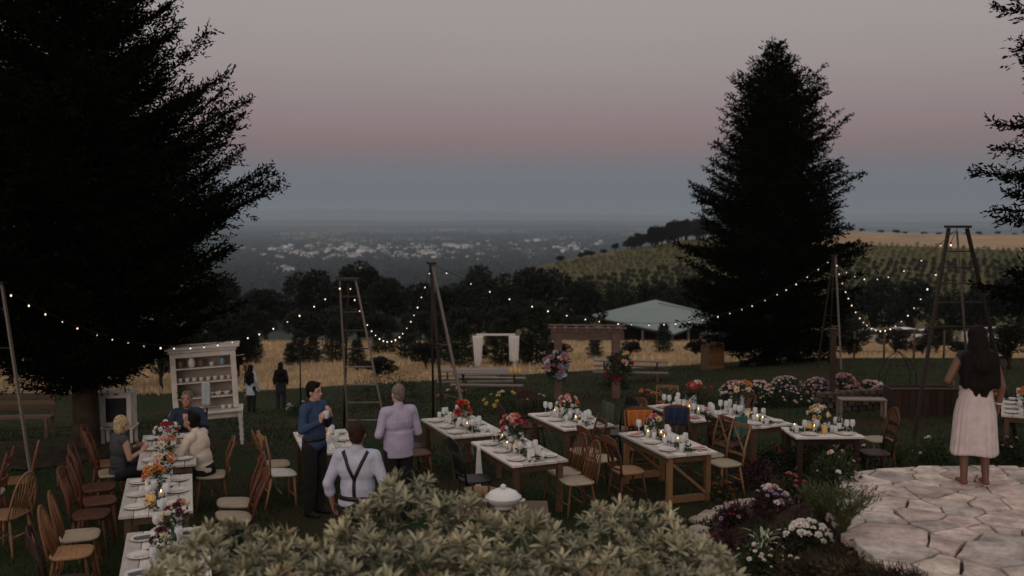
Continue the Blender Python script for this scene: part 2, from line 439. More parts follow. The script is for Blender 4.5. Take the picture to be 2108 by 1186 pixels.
# the tall fir right of the pavilion
p = place(1588, 37.5); top = at(1592, 92, 37.5).z
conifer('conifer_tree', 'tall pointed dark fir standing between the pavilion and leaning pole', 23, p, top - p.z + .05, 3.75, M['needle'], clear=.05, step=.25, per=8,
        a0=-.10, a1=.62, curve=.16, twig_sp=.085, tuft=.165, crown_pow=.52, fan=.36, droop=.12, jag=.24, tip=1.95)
# the conifer whose boughs come in at the right edge
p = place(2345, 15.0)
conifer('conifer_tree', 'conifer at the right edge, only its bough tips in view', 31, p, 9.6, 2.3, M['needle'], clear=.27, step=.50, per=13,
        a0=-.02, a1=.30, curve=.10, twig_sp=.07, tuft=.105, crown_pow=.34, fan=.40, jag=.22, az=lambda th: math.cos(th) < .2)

# young trees planted out in the dry field
young = [(520, 748, 62), (597, 752, 44), (616, 748, 66), (646, 746, 54), (690, 744, 84), (777, 728, 44), (800, 727, 46), (841, 738, 88), (905, 750, 104), (950, 756, 92), (1032, 754, 96),
         (1105, 752, 128), (1225, 738, 50), (1366, 728, 60), (735, 762, 62), (1010, 718, 44)]
ylab = ['small young conifer just right of the white hutch', 'squat young conifer, left of the trio in dry grass', 'middle young conifer of the trio in dry grass', 'right young conifer of the trio in dry grass',
        'young conifer half behind the left ladder rail', 'tiny young conifer, left of a pair below the drooping lights', 'tiny young conifer, right of a pair below the drooping lights', 'dense young conifer left of the leaning pole',
        'young conifer just behind the leaning pole', 'young conifer between leaning pole and draped frame', 'dark young conifer seen through the white draped frame', 'broad young conifer left of the wooden arbor',
        'young conifer seen through the wooden arbor', 'young conifer in dry grass before the pavilion', 'low young conifer seen through the left ladder rungs', 'small far conifer above the draped frame']
yproto = []
for k in range(3):
    tb, lb, Q = conifer_meshes(60 + k, 2.4, .82, clear=.06, step=.14, per=6, a0=.0, a1=.55, curve=.15, twig_sp=.10, tuft=.17, crown_pow=.75, fan=.4)
    yproto.append((tb.mesh('trunk', M['bark'], True), quad_mesh('crown', Q, M['needle_far'])))
for k, ((px, py, hp), lab) in enumerate(zip(young, ylab)):
    g = ground(px, py); sc_ = (hp / 2050 * g.y) / 2.4
    r = thing('young_conifer', lab, 'tree', g, k * 1.3, 'young conifers in the dry field'); r.scale = (sc_ * 1.05, sc_ * 1.05, sc_)
    tm, cm = yproto[k % 3]
    link('trunk', tm, r); c = link('crown', cm, r); c['kind'] = 'stuff'

def broadleaf_meshes(seed, H, R, n_leaf, leaf, trunk=.28):
    rng = np.random.RandomState(seed)
    tb = MB(); tb.tube([(0, 0, -.5), (.05 * R, 0, H * trunk), (0, .08 * R, H * .6)], [.035 * H, .026 * H, .012 * H], 8)
    nl = 16; C = []; Rr = []
    for k in range(nl):
        th = rng.rand() * 6.28; ph = rng.uniform(-.55, 1)
        rr = R * .62 * math.sqrt(max(0, 1 - ph * ph)) * rng.uniform(.6, 1.15)
        c = np.array([rr * math.cos(th), rr * math.sin(th), H * (trunk + (1 - trunk) * .48) + ph * (H * (1 - trunk) * .40)])
        C.append(c); Rr.append(R * rng.uniform(.26, .46))
        tb.tube([(0, 0, H * trunk * rng.uniform(.8, 1.4)), tuple(c * np.array([.5, .5, .8])), tuple(c)], [.012 * H, .008 * H, .003 * H], 5, False)
    C = np.array(C); Rr = np.array(Rr)
    w = Rr ** 2; w /= w.sum(); idx = rng.choice(nl, n_leaf, p=w)
    d = unit(rng.normal(size=(n_leaf, 3))); rad = rng.uniform(.45, 1.08, n_leaf) ** .5
    B = C[idx] + d * (Rr[idx] * rad)[:, None] * np.array([1, 1, .85])
    D = unit(d + rng.normal(0, .8, (n_leaf, 3)))
    Q = cards(B, D, leaf * rng.uniform(.6, 1.3, n_leaf), leaf * rng.uniform(.5, .9, n_leaf), rng)
    return tb, Q
bl = []
for k in range(5):
    tb, Q = broadleaf_meshes(100 + k, 10.0, 4.2, 5200, .42, .16)
    bl.append((tb.mesh('trunk', M['bark'], True), quad_mesh('crown', Q, M['leaf_dark' if k < 3 else 'leaf_olive'])))
# (column, crown top row, crown width in columns, metres out, which)
woods = [(430, 565, 190, 118, 0), (545, 585, 150, 108, 1), (640, 548, 175, 122, 2), (735, 540, 150, 128, 0), (800, 560, 120, 112, 1), (865, 575, 110, 104, 2),
         (930, 585, 130, 110, 0), (985, 548, 130, 135, 3), (1060, 545, 150, 128, 1), (1120, 540, 190, 116, 2), (1200, 575, 130, 110, 0), (1270, 572, 150, 150, 4),
         (1345, 578, 140, 158, 0), (1420, 560, 150, 150, 2), (1500, 570, 160, 146, 1), (1620, 590, 170, 120, 0), (1735, 590, 120, 118, 3), (1800, 562, 120, 135, 1), (1880, 575, 140, 130, 0),
         (1960, 590, 130, 126, 4), (2030, 585, 150, 120, 2), (2110, 560, 160, 118, 1),
         (500, 625, 150, 96, 2), (620, 640, 130, 94, 0), (700, 630, 140, 97, 3), (780, 640, 120, 95, 1), (880, 640, 120, 97, 0), (960, 628, 140, 96, 2), (1050, 620, 130, 97, 1), (1140, 632, 120, 96, 0), (1195, 650, 90, 99, 3)]
darkrow = [(10, 640, 170, 50, 0), (95, 660, 140, 48, 1), (175, 665, 120, 47, 2), (250, 670, 120, 49, 0), (325, 665, 110, 48, 1), (395, 662, 100, 49, 2), (455, 655, 100, 51, 0), (500, 662, 70, 52, 1)]
mid = [(1765, 655, 95, 62, 3), (1850, 672, 95, 60, 4), (1935, 664, 90, 62, 3), (1905, 690, 60, 58, 4), (2085, 665, 110, 30, 0)]
wl = 'tree of the dark wood between the field and the valley'
ORD = 'leftmost second third fourth fifth sixth seventh eighth ninth tenth eleventh twelfth thirteenth fourteenth fifteenth sixteenth seventeenth eighteenth nineteenth twentieth twenty-first twenty-second'.split()
for k, (px, py, wp, y, kd) in enumerate(woods):
    row = [w_ for w_ in woods if (w_[1] < 620) == (py < 620)]; q_ = sorted(w_[0] for w_ in row).index(px)
    wl = (ORD[q_] if q_ == 0 else ORD[q_] + ' from left') + (' tall tree of the dark wood behind the field' if py < 620 else ' low tree of the front row along the field edge')
    g = place(px, y); top = at(px, py, y).z; h = top - g.z; w = wp / 2050 * y
    r = thing('broadleaf_tree', wl, 'tree', g, k * 2.1, 'trees of the dark wood beyond the field'); r.scale = (w / 9.6, w / 9.6, h / 10.4)
    link('trunk', bl[kd][0], r); link('crown', bl[kd][1], r)['kind'] = 'stuff'
for k, (px, py, wp, y, kd) in enumerate(darkrow):
    g = place(px, y); h = max(at(px, py, y).z - g.z, 1.2); w = wp / 2050 * y
    r = thing('broadleaf_tree', ('leftmost' if k == 0 else ORD[k] + ' from left') + ' dark tree behind the huge conifer at left', 'tree', g, k * 1.1, 'dark trees behind the huge conifer'); r.scale = (w / 9.0, w / 9.0, h / 10.0)
    link('trunk', bl[kd][0], r); link('crown', bl[kd][1], r)['kind'] = 'stuff'
shrubs = [(485, 700, 70, 54, 0, 'dark shrub at the field edge right behind the hutch top'), (875, 705, 75, 55, 1, 'dark shrub in the field left of the leaning pole foot'), (985, 712, 60, 58, 2, 'dark shrub hugging the left of the draped frame'), (1078, 700, 70, 56, 0, 'dark shrub just right of the draped frame'),
          (1150, 705, 60, 60, 1, 'dark shrub behind the left arbor post'), (1300, 715, 55, 62, 2, 'dark shrub right behind the arbor'), (1435, 712, 60, 58, 0, 'dark shrub left of the slatted box'), (1530, 695, 110, 52, 1, 'broad dark shrub under the fir at its left'), (1665, 690, 110, 54, 2, 'broad dark shrub under the fir at its right'),
          (1755, 712, 60, 56, 0, 'dark shrub by the fence behind the thin ladder'), (1990, 705, 80, 55, 1, 'dark shrub beyond the tall ladder, behind the woman'), (775, 735, 90, 50, 2, 'dark shrub seen low through the left ladder')]
for k, (px, py, wp, y, kd, lab) in enumerate(shrubs):
    g = place(px, y); h = max(at(px, py, y).z - g.z, .9); w = wp / 2050 * y
    r = thing('dark_shrub', lab, 'shrub', g, k * 1.9, 'dark shrubs along the dry field'); r.scale = (w / 8.6, w / 8.6, h / 9.6)
    link('trunk', bl[kd][0], r); link('crown', bl[kd][1], r)['kind'] = 'stuff'
ml = ['rounded green bush left of the small lit garland, past the fence', 'low green bush under the lit garland, past the fence', 'green bush left of the tall right ladder', 'smallest green bush past the fence near the right ladder', 'dark leafy tree right of the woman in the skirt']
for k, (px, py, wp, y, kd) in enumerate(mid):
    g = place(px, y); top = at(px, py, y).z; h = max(top - g.z, 1.2); w = wp / 2050 * y
    r = thing('leafy_bush' if k < 4 else 'broadleaf_tree', ml[k], 'bush' if k < 4 else 'tree', g, k * 1.7, 'bushes past the fence' if k < 4 else None); r.scale = (w / 9.6, w / 9.6, h / 10.4)
    link('trunk', bl[kd][0], r); link('crown', bl[kd][1], r)['kind'] = 'stuff'

# ridge trees on the orchard hill
rl = 'dark tree on the wooded crest of the orchard hill'
rng = random.Random(5)
for k in range(46):
    px = rng.uniform(1150, 1470) if k < 20 else rng.uniform(1290, 1470); y = rng.uniform(405, 440); x = (px - 1054) / 2050 * y
    top = np.interp(px, [1130, 1200, 1280, 1330, 1400, 1470], [526, 514, 496, 470, 450, 444]) + rng.uniform(0, 14)
    z0 = orchard_z(x, y); h = max(2.5, at(px, top, y).z - z0)
    r = thing('broadleaf_tree', rl, 'tree', (x, y, z0), k, 'trees on the crest of the orchard hill'); w = h * rng.uniform(.7, 1.0) + 1.5; r.scale = (w / 9, w / 9, h / 10.4)
    link('crown', bl[k % 3][1], r)['kind'] = 'stuff'; link('trunk', bl[k % 3][0], r)
for k in range(12):
    px = 1740 + k * 30 + rng.uniform(-8, 8); y = 640; x = (px - 1054) / 2050 * 430; y = 425
    z0 = orchard_z(x, y)
    r = thing('hedge_tree', 'far tree lined up along the dry crest right of fir', 'tree', (x, y, z0), k, 'trees lined up along the dry crest'); h = rng.uniform(1.0, 2.2); r.scale = (rng.uniform(.3, .6), .3, h / 10.4)
    link('crown', bl[k % 3][1], r)['kind'] = 'stuff'

# orchard rows
tb, Q1 = broadleaf_meshes(140, 3.0, 1.7, 420, .55, .12); tb, Q2 = broadleaf_meshes(141, 3.0, 1.7, 420, .55, .12)
om = [quad_mesh('orchard_tree', Q1, M['leaf_orchard']), quad_mesh('orchard_tree', Q2, M['leaf_orchard'])]
spots = []
ca, sa = math.cos(.5), math.sin(.5)
for i in range(-60, 60):
    for j in range(-130, 130):
        u, v_ = i * 7.2, j * 2.7
        x = 110 + u * ca - v_ * sa + rng.uniform(-.5, .5); y = 300 + u * sa + v_ * ca + rng.uniform(-.5, .5)
        if not (205 < y < (396 if x < 95 else 366)): continue
        px = x / y * 2050 + 1054
        if not (1080 < px < 2150): continue
        if 1455 < px < 1715: continue
        if px < 1455 and x < 12: continue
        spots.append((x, y, px))
vis = []
for x, y, px in spots:
    z = orchard_z(x, y); py = 440 + (CAM_H - z - 2.5) / y * 2050
    if py < 585: vis.append((y, x, z))
vis.sort()
rest = vis[290:]
for k, (y, x, z) in enumerate(vis[:290]):
    o = link('orchard_tree', om[k % 2], None, (x, y, z), k * 2.3); s_ = rng.uniform(.46, .66); o.scale = (s_, s_, s_ * rng.uniform(.8, 1.1))
    tag(o, 'small orchard tree in the rows on the hillside', 'tree', 'orchard trees in rows on the hill')
RQ = []
nr = np.random.RandomState(3)
for y, x, z in rest:
    q = Q1[nr.choice(len(Q1), 70, False)]; RQ.append((q * nr.uniform(.48, .68)) + np.array([x, y, z]))
if RQ:
    o = link('orchard', quad_mesh('orchard', np.concatenate(RQ), M['leaf_orchard'])); tag(o, 'far rows of the orchard on the hillside', 'orchard', kind='stuff')
print('ORCH', len(vis)); print('TRIS', sum(len(o_.data.polygons) * 2 for o_ in bpy.data.objects if o_.type == 'MESH' and o_.data.users == 1))

# ------------------------------------------------------------------ the town in the valley
M['town'] = [mat('town_%d' % k, c, .8, .1, .05, spec=.1) for k, c in enumerate([(.85, .84, .80), (.72, .70, .68), (.60, .55, .50), (.80, .80, .84)])]
M['town_roof'] = mat('town_roof', (.30, .28, .27), .9, .2, .05)
hm = []
for k, (w, d_, h) in enumerate([(24, 16, 8), (46, 26, 10), (16, 14, 7), (34, 40, 14)]):
    b = MB(); b.box((0, 0, h / 2), (w, d_, h)); wall = b.mesh('wall', M['town'][k])
    b = MB(); e = 1.05; b.add([(-w / 2 * e, -d_ / 2 * e, h), (w / 2 * e, -d_ / 2 * e, h), (w / 2 * e, d_ / 2 * e, h), (-w / 2 * e, d_ / 2 * e, h), (-w / 2 * e, 0, h + d_ * .18), (w / 2 * e, 0, h + d_ * .18)],
          [(0, 1, 5, 4), (2, 3, 4, 5), (0, 4, 3), (1, 2, 5), (3, 2, 1, 0)])
    hm.append((wall, b.mesh('roof', M['town_roof'] if k % 2 else M['town'][1])))
rng = random.Random(12)
for k in range(280):
    if k < 200: px = rng.gauss(770, 125); py = rng.choice([506, 512, 517, 523, 531]) + rng.gauss(0, 2.0) + abs(px - 760) * .015
    elif k < 250: px = rng.uniform(1000, 1280); py = rng.uniform(494, 522)
    else: px = rng.uniform(540, 1000); py = rng.uniform(486, 540)
    y = 154 * 2050 / max(py - 440, 30); x = (px - 1054) / 2050 * y
    if k >= 255 and px < 760: y = rng.uniform(1700, 2900); x = (px - 1054) / 2050 * y
    z = terr(x, y); kd = rng.choice([0, 0, 1, 2, 2, 3])
    r = thing('town_building', 'tiny pale building of the town down in the valley', 'building', (x, y, z), rng.uniform(0, 3), 'pale buildings of the valley town')
    s_ = rng.uniform(.42, .95) * (1.5 if rng.random() < .15 else 1); r.scale = (s_, s_, s_)
    link('wall', hm[kd][0], r); link('roof', hm[kd][1], r)
# dark tree cover in the town and over the valley floor
nr = np.random.RandomState(8); n = 7500
pxs = nr.uniform(430, 1350, n); ysv = np.where(nr.rand(n) < .6, 154 * 2050 / nr.uniform(34, 112, n), np.geomspace(900, 3300, n)[nr.permutation(n)])
xs = (pxs - 1054) / 2050 * ysv; zs = terr(xs, ysv)
rad = nr.uniform(4, 11, n); hh = nr.uniform(6, 15, n)
B = np.repeat(np.stack([xs, ysv, zs], 1), 9, 0); rr = np.repeat(rad, 9); h9 = np.repeat(hh, 9)
B = B + nr.normal(0, .6, B.shape) * np.stack([rr * 1.6, rr, h9 * .3], 1) + np.array([0, 0, 5])
Q = cards(B, nr.normal(size=B.shape), h9 * .9, rr * 1.1, nr)
o = link('valley_trees', quad_mesh('valley_trees', Q, M['leaf_dark'])); tag(o, 'dark tree cover spread through the valley town', 'trees', kind='stuff')

# ------------------------------------------------------------------ grass
def blades(name, n, area, hgt, wdt, m, label, fn=terr, seed=0, keep=None):
    nr = np.random.RandomState(seed)
    y = area[0] * (area[1] / area[0]) ** nr.rand(n); px = nr.uniform(area[2], area[3], n); x = (px - 1054) / 2050 * y
    if keep is not None:
        k = keep(x, y, nr); x, y = x[k], y[k]; n = len(x)
    z = fn(x, y) - .01
    a = nr.rand(n) * 6.28; h = hgt * nr.uniform(.4, 1.25, n) * (y / area[0]) ** .25; w = wdt * nr.uniform(.6, 1.4, n) * (y / area[0]) ** .6
    lean = nr.normal(0, .35, (n, 2)) * h[:, None]
    p0 = np.stack([x - np.cos(a) * w / 2, y - np.sin(a) * w / 2, z], 1); p1 = np.stack([x + np.cos(a) * w / 2, y + np.sin(a) * w / 2, z], 1)
    p2 = np.stack([x + lean[:, 0], y + lean[:, 1], z + h], 1)
    V = np.stack([p0, p1, p2], 1).reshape(-1, 3)
    o = link(name, raw_mesh(name, V, np.arange(3 * n).reshape(n, 3), m)); tag(o, label, 'grass', kind='stuff'); return o
M['blade'] = foliage('blade', (.019, .042, .012), (.030, .028, .012), .5, rnd=.55)
M['straw'] = foliage('straw', (.58, .425, .255), (.42, .305, .18), .25, rnd=.3)
blades('lawn_grass', 150000, (9.0, 46, -60, 2170), .055, .010, M['blade'], 'short dark green grass of the sloping lawn', seed=1)
blades('dry_grass', 70000, (45.0, 100, -60, 2170), .25, .05, M['straw'], 'tall straw coloured grass of the field', seed=2,
       keep=lambda x, y, nr: y > 46 + 1.5 * np.sin(x * .5) + nr.normal(0, 1.2, len(x)))
# ------------------------------------------------------------------ terrace and the garden bed round it
TZ = 1.28
def tdist(x, y):
    """distance outside the terrace outline (a rounded corner at x 2.84, y 10.5), negative inside"""
    qx = (2.84 + 1.5) - x; qy = y - (10.55 - 1.5)
    r = np.hypot(np.maximum(qx, 0), np.maximum(qy, 0)) - 1.5
    return np.where((qx <= 0) & (qy <= 0), -1.5 + np.maximum(qx, qy), r)
def bed_z(x, y):
    d = tdist(np.asarray(x, float), np.asarray(y, float))
    z = 1.17 - .50 * np.clip(d, 0, 6) - .10 * np.clip(d - 1.0, 0, 5)
    z = z + .03 * np.sin(np.asarray(x) * 5.1 + np.asarray(y) * 3.3) + .025 * np.sin(np.asarray(x) * 9.7 - np.asarray(y) * 7.9)
    return z if z.ndim else float(z)
M['soil'] = mat('soil', (.040, .026, .018), .95, .45, 5, bump=.9, spec=.1, coords='World', bscale=22)
gx = np.linspace(.9, 11.5, 90); gy = np.linspace(4.5, 13.2, 80); X, Yg = np.meshgrid(gx, gy)
Z = bed_z(X, Yg); V = np.stack([X.ravel(), Yg.ravel(), Z.ravel()], 1)
i = np.arange(79 * 90).reshape(79, 90)[:, :-1].ravel()
o = link('garden_bed', raw_mesh('garden_bed', V, np.stack([i, i + 1, i + 91, i + 90], 1), M['soil'], True)); o['kind'] = 'structure'

# flagstones: cells of an uneven point set, each shrunk to leave a joint, rounded and set at its own height
M['flag'] = [mat('flagstone_%d' % k, c, .9, .32, 4.5, bump=.8, spec=.15, coords='World', bscale=18) for k, c in enumerate([(.58, .485, .43), (.47, .41, .375), (.61, .51, .445), (.54, .43, .385)])]
for m_ in M['flag']:                    # grit and stains
    t = m_.node_tree; b_ = t.nodes['Principled BSDF']; src = b_.inputs['Base Color'].links[0].from_socket
    g_ = t.nodes.new('ShaderNodeNewGeometry'); n_ = t.nodes.new('ShaderNodeTexNoise'); n_.inputs['Scale'].default_value = 16; n_.inputs['Detail'].default_value = 9; n_.inputs['Roughness'].default_value = .7
    r_ = t.nodes.new('ShaderNodeMapRange'); r_.inputs[1].default_value = .38; r_.inputs[2].default_value = .56; r_.inputs[3].default_value = .74; r_.inputs[4].default_value = 1.04
    h_ = t.nodes.new('ShaderNodeHueSaturation'); o_ = t.nodes.new('ShaderNodeObjectInfo'); q_ = t.nodes.new('ShaderNodeMapRange'); q_.inputs[3].default_value = .78; q_.inputs[4].default_value = 1.12; mu = t.nodes.new('ShaderNodeMath'); mu.operation = 'MULTIPLY'
    t.links.new(g_.outputs['Position'], n_.inputs['Vector']); t.links.new(n_.outputs[0], r_.inputs[0]); t.links.new(o_.outputs['Random'], q_.inputs[0]); t.links.new(r_.outputs[0], mu.inputs[0]); t.links.new(q_.outputs[0], mu.inputs[1])
    t.links.new(mu.outputs[0], h_.inputs['Value']); t.links.new(src, h_.inputs['Color']); t.links.new(h_.outputs[0], b_.inputs['Base Color'])
M['mortar'] = mat('joint', (.045, .032, .027), .95, .3, 10, bump=.5, coords='World')
nr = np.random.RandomState(17)
pts = []
tries = 0
while tries < 9000 and len(pts) < 300:
    tries += 1
    q = np.array([nr.uniform(2.55, 8.8), nr.uniform(4.8, 10.9)])
    if tdist(q[0], q[1]) > .05: continue
    md = nr.choice([.13, .17, .24, .32, .40])
    if all((abs(q[0] - p_[0]) / 1.2) ** 2 + (q[1] - p_[1]) ** 2 > (max(md, p_[2]) * .95) ** 2 for p_ in pts): pts.append((q[0], q[1], md))
P2 = np.array([(p_[0], p_[1]) for p_ in pts])
def clip_poly(poly, n, c):
    out = []
    for a, b in zip(poly, poly[1:] + poly[:1]):
        da = n[0] * a[0] + n[1] * a[1] - c; db = n[0] * b[0] + n[1] * b[1] - c
        if da <= 0: out.append(a)
        if da * db < 0:
            t_ = da / (da - db); out.append((a[0] + (b[0] - a[0]) * t_, a[1] + (b[1] - a[1]) * t_))
    return out
terr_root = thing('flagstone_terrace', None, None, (0, 0, 0)); terr_root['kind'] = 'structure'
b = MB()
ring = [(2.84 + 1.5 - 1.46 * math.cos(a), 9.05 + 1.46 * math.sin(a)) for a in np.linspace(0, PI / 2, 14)]
poly = [(2.88, 4.7)] + ring + [(9.2, 10.51), (9.2, 4.7)]
n = len(poly)
b.add([(x, y, TZ - .035) for x, y in poly] + [(x, y, TZ - .14) for x, y in poly], [tuple(range(n - 1, -1, -1)), tuple(range(n, 2 * n))] + [(i, (i + 1) % n, n + (i + 1) % n, n + i) for i in range(n)])
b.build('joint_bed', M['mortar'], terr_root)
cnt = 0
for k, (cx, cy) in enumerate(P2):
    d2 = ((P2 - P2[k]) ** 2).sum(1); nb = np.argsort(d2)[1:22]
    poly = [(cx - .8, cy - .8), (cx + .8, cy - .8), (cx + .8, cy + .8), (cx - .8, cy + .8)]
    for j in nb:
        nn = P2[j] - P2[k]; L = np.linalg.norm(nn); nn = nn / L; off_ = (pts[k][2] ** 2 - pts[j][2] ** 2) * .55 / (2 * L)
        sk = .13 * math.sin(7.1 * (k + j)); n2 = np.array([nn[0] * math.cos(sk) - nn[1] * math.sin(sk), nn[0] * math.sin(sk) + nn[1] * math.cos(sk)]); mid_ = (P2[j] + P2[k]) / 2 + nn * off_
        poly = clip_poly(poly, (n2 if k < j else n2), float(n2 @ mid_) - .008 - .004 * math.sin(3.3 * (k + j)) ** 2)
        if len(poly) < 3: break
    if len(poly) < 3: continue
    # the outer stones follow the terrace edge, a little ragged
    for a in np.linspace(0, PI / 2, 10):
        nn = (-math.cos(a), math.sin(a)); c = nn[0] * 4.34 + nn[1] * 9.05 + 1.5 + nr.uniform(-.05, .07)
        poly = clip_poly(poly, nn, c)
        if len(poly) < 3: break
    if len(poly) < 3: continue
    area = .5 * abs(sum(p_[0] * q_[1] - q_[0] * p_[1] for p_, q_ in zip(poly, poly[1:] + poly[:1])))
    if area < .006: continue
    # subdivide and jitter edges for a broken outline
    out = []
    for p_, q_ in zip(poly, poly[1:] + poly[:1]):
        L = math.hypot(q_[0] - p_[0], q_[1] - p_[1])
        if L < .015: continue
        nseg = max(1, int(L / .12)); nx_, ny_ = (q_[1] - p_[1]) / L, -(q_[0] - p_[0]) / L
        for s_ in range(nseg):
            t_ = s_ / nseg; jit = nr.normal(0, .009) if s_ else 0
            cut = .12 if s_ == 0 else 0
            out.append((p_[0] + (q_[0] - p_[0]) * t_ + nx_ * jit, p_[1] + (q_[1] - p_[1]) * t_ + ny_ * jit))
    if len(out) < 3: continue
    mx_, my_ = sum(p_[0] for p_ in out) / len(out), sum(p_[1] for p_ in out) / len(out)
    n = len(out); zt = nr.uniform(-.006, .006); tx, ty = nr.normal(0, .006), nr.normal(0, .006)
    top = [(mx_ + (x - mx_) * .986 - mx_, my_ + (y - my_) * .986 - my_, .004 + zt + tx * (x - mx_) + ty * (y - my_)) for x, y in out]
    edge = [(x - mx_, y - my_, -.010 + zt + tx * (x - mx_) + ty * (y - my_)) for x, y in out]
    bot = [(x - mx_, y - my_, -.075) for x, y in out]
    F = [tuple(range(n))]
    for i in range(n):
        j = (i + 1) % n; F += [(i, n + i, n + j, j), (n + i, 2 * n + i, 2 * n + j, n + j)]
    me = raw_mesh('flagstone', top + edge + bot, F, M['flag'][k % 4])
    bm = bmesh.new(); bm.from_mesh(me); bmesh.ops.recalc_face_normals(bm, faces=bm.faces); bm.to_mesh(me); bm.free()
    link('flagstone', me, terr_root, (mx_, my_, TZ)); cnt += 1
print('FLAG', cnt)

# rough edging stones holding up the bed on the lawn side
M['rock'] = mat('rock', (.30, .24, .20), .9, .3, 5, bump=.8, coords='World', bscale=12)
def rock_mesh(seed, nme='rock'):
    r_ = np.random.RandomState(seed); b = MB(); b.ell((0, 0, 0), (.5, .5, .5), None, 10, 6)
    V = np.array(b.v); V = np.sign(V) * np.abs(V / .5) ** .7 * .5
    V *= (1 + .13 * np.sin(V[:, :1] * 9 + seed) + .10 * np.sin(V[:, 1:2] * 11 + 2 * seed)); return raw_mesh(nme, V, b.f, M['rock'])
rocks = [rock_mesh(k) for k in range(4)]
M['rock_dark'] = mat('rock_dark', (.075, .055, .048), .95, .4, 6, bump=.9, coords='World', bscale=14)
def slab_mesh(seed):
    r_ = np.random.RandomState(seed); b = MB(); b.box((0, 0, 0), (1, 1, 1)); V = np.array(b.v) * (1 + r_.uniform(-.14, .10, (8, 3))); me = raw_mesh('stone', V, b.f, M['rock_dark'])
    bm = bmesh.new(); bm.from_mesh(me); bmesh.ops.bevel(bm, geom=bm.edges[:], offset=.09, segments=2, affect='EDGES'); bm.to_mesh(me); bm.free(); return me
slabs = [slab_mesh(k) for k in range(5)]
edging = thing('stone_edging', 'curved low edging of rough flat stones beside the flower bed', 'stone edging')
for k, (px, py) in enumerate([(1538, 1030), (1510, 1036), (1486, 1045), (1462, 1056), (1445, 1068), (1440, 1085), (1446, 1104), (1458, 1124), (1470, 1146), (1484, 1168)]):
    g = ground(px, py, lambda x, y: max(bed_z(x, y), terr(x, y)) + .12)
    for lay in range(2):
        o = link('stone', rocks[(k + lay) % 4], edging, (g.x + .03 * lay, g.y, g.z - .05 - .12 * lay), k * 1.3 + lay); o.scale = (.34 - .03 * (k % 3), .26, .11)

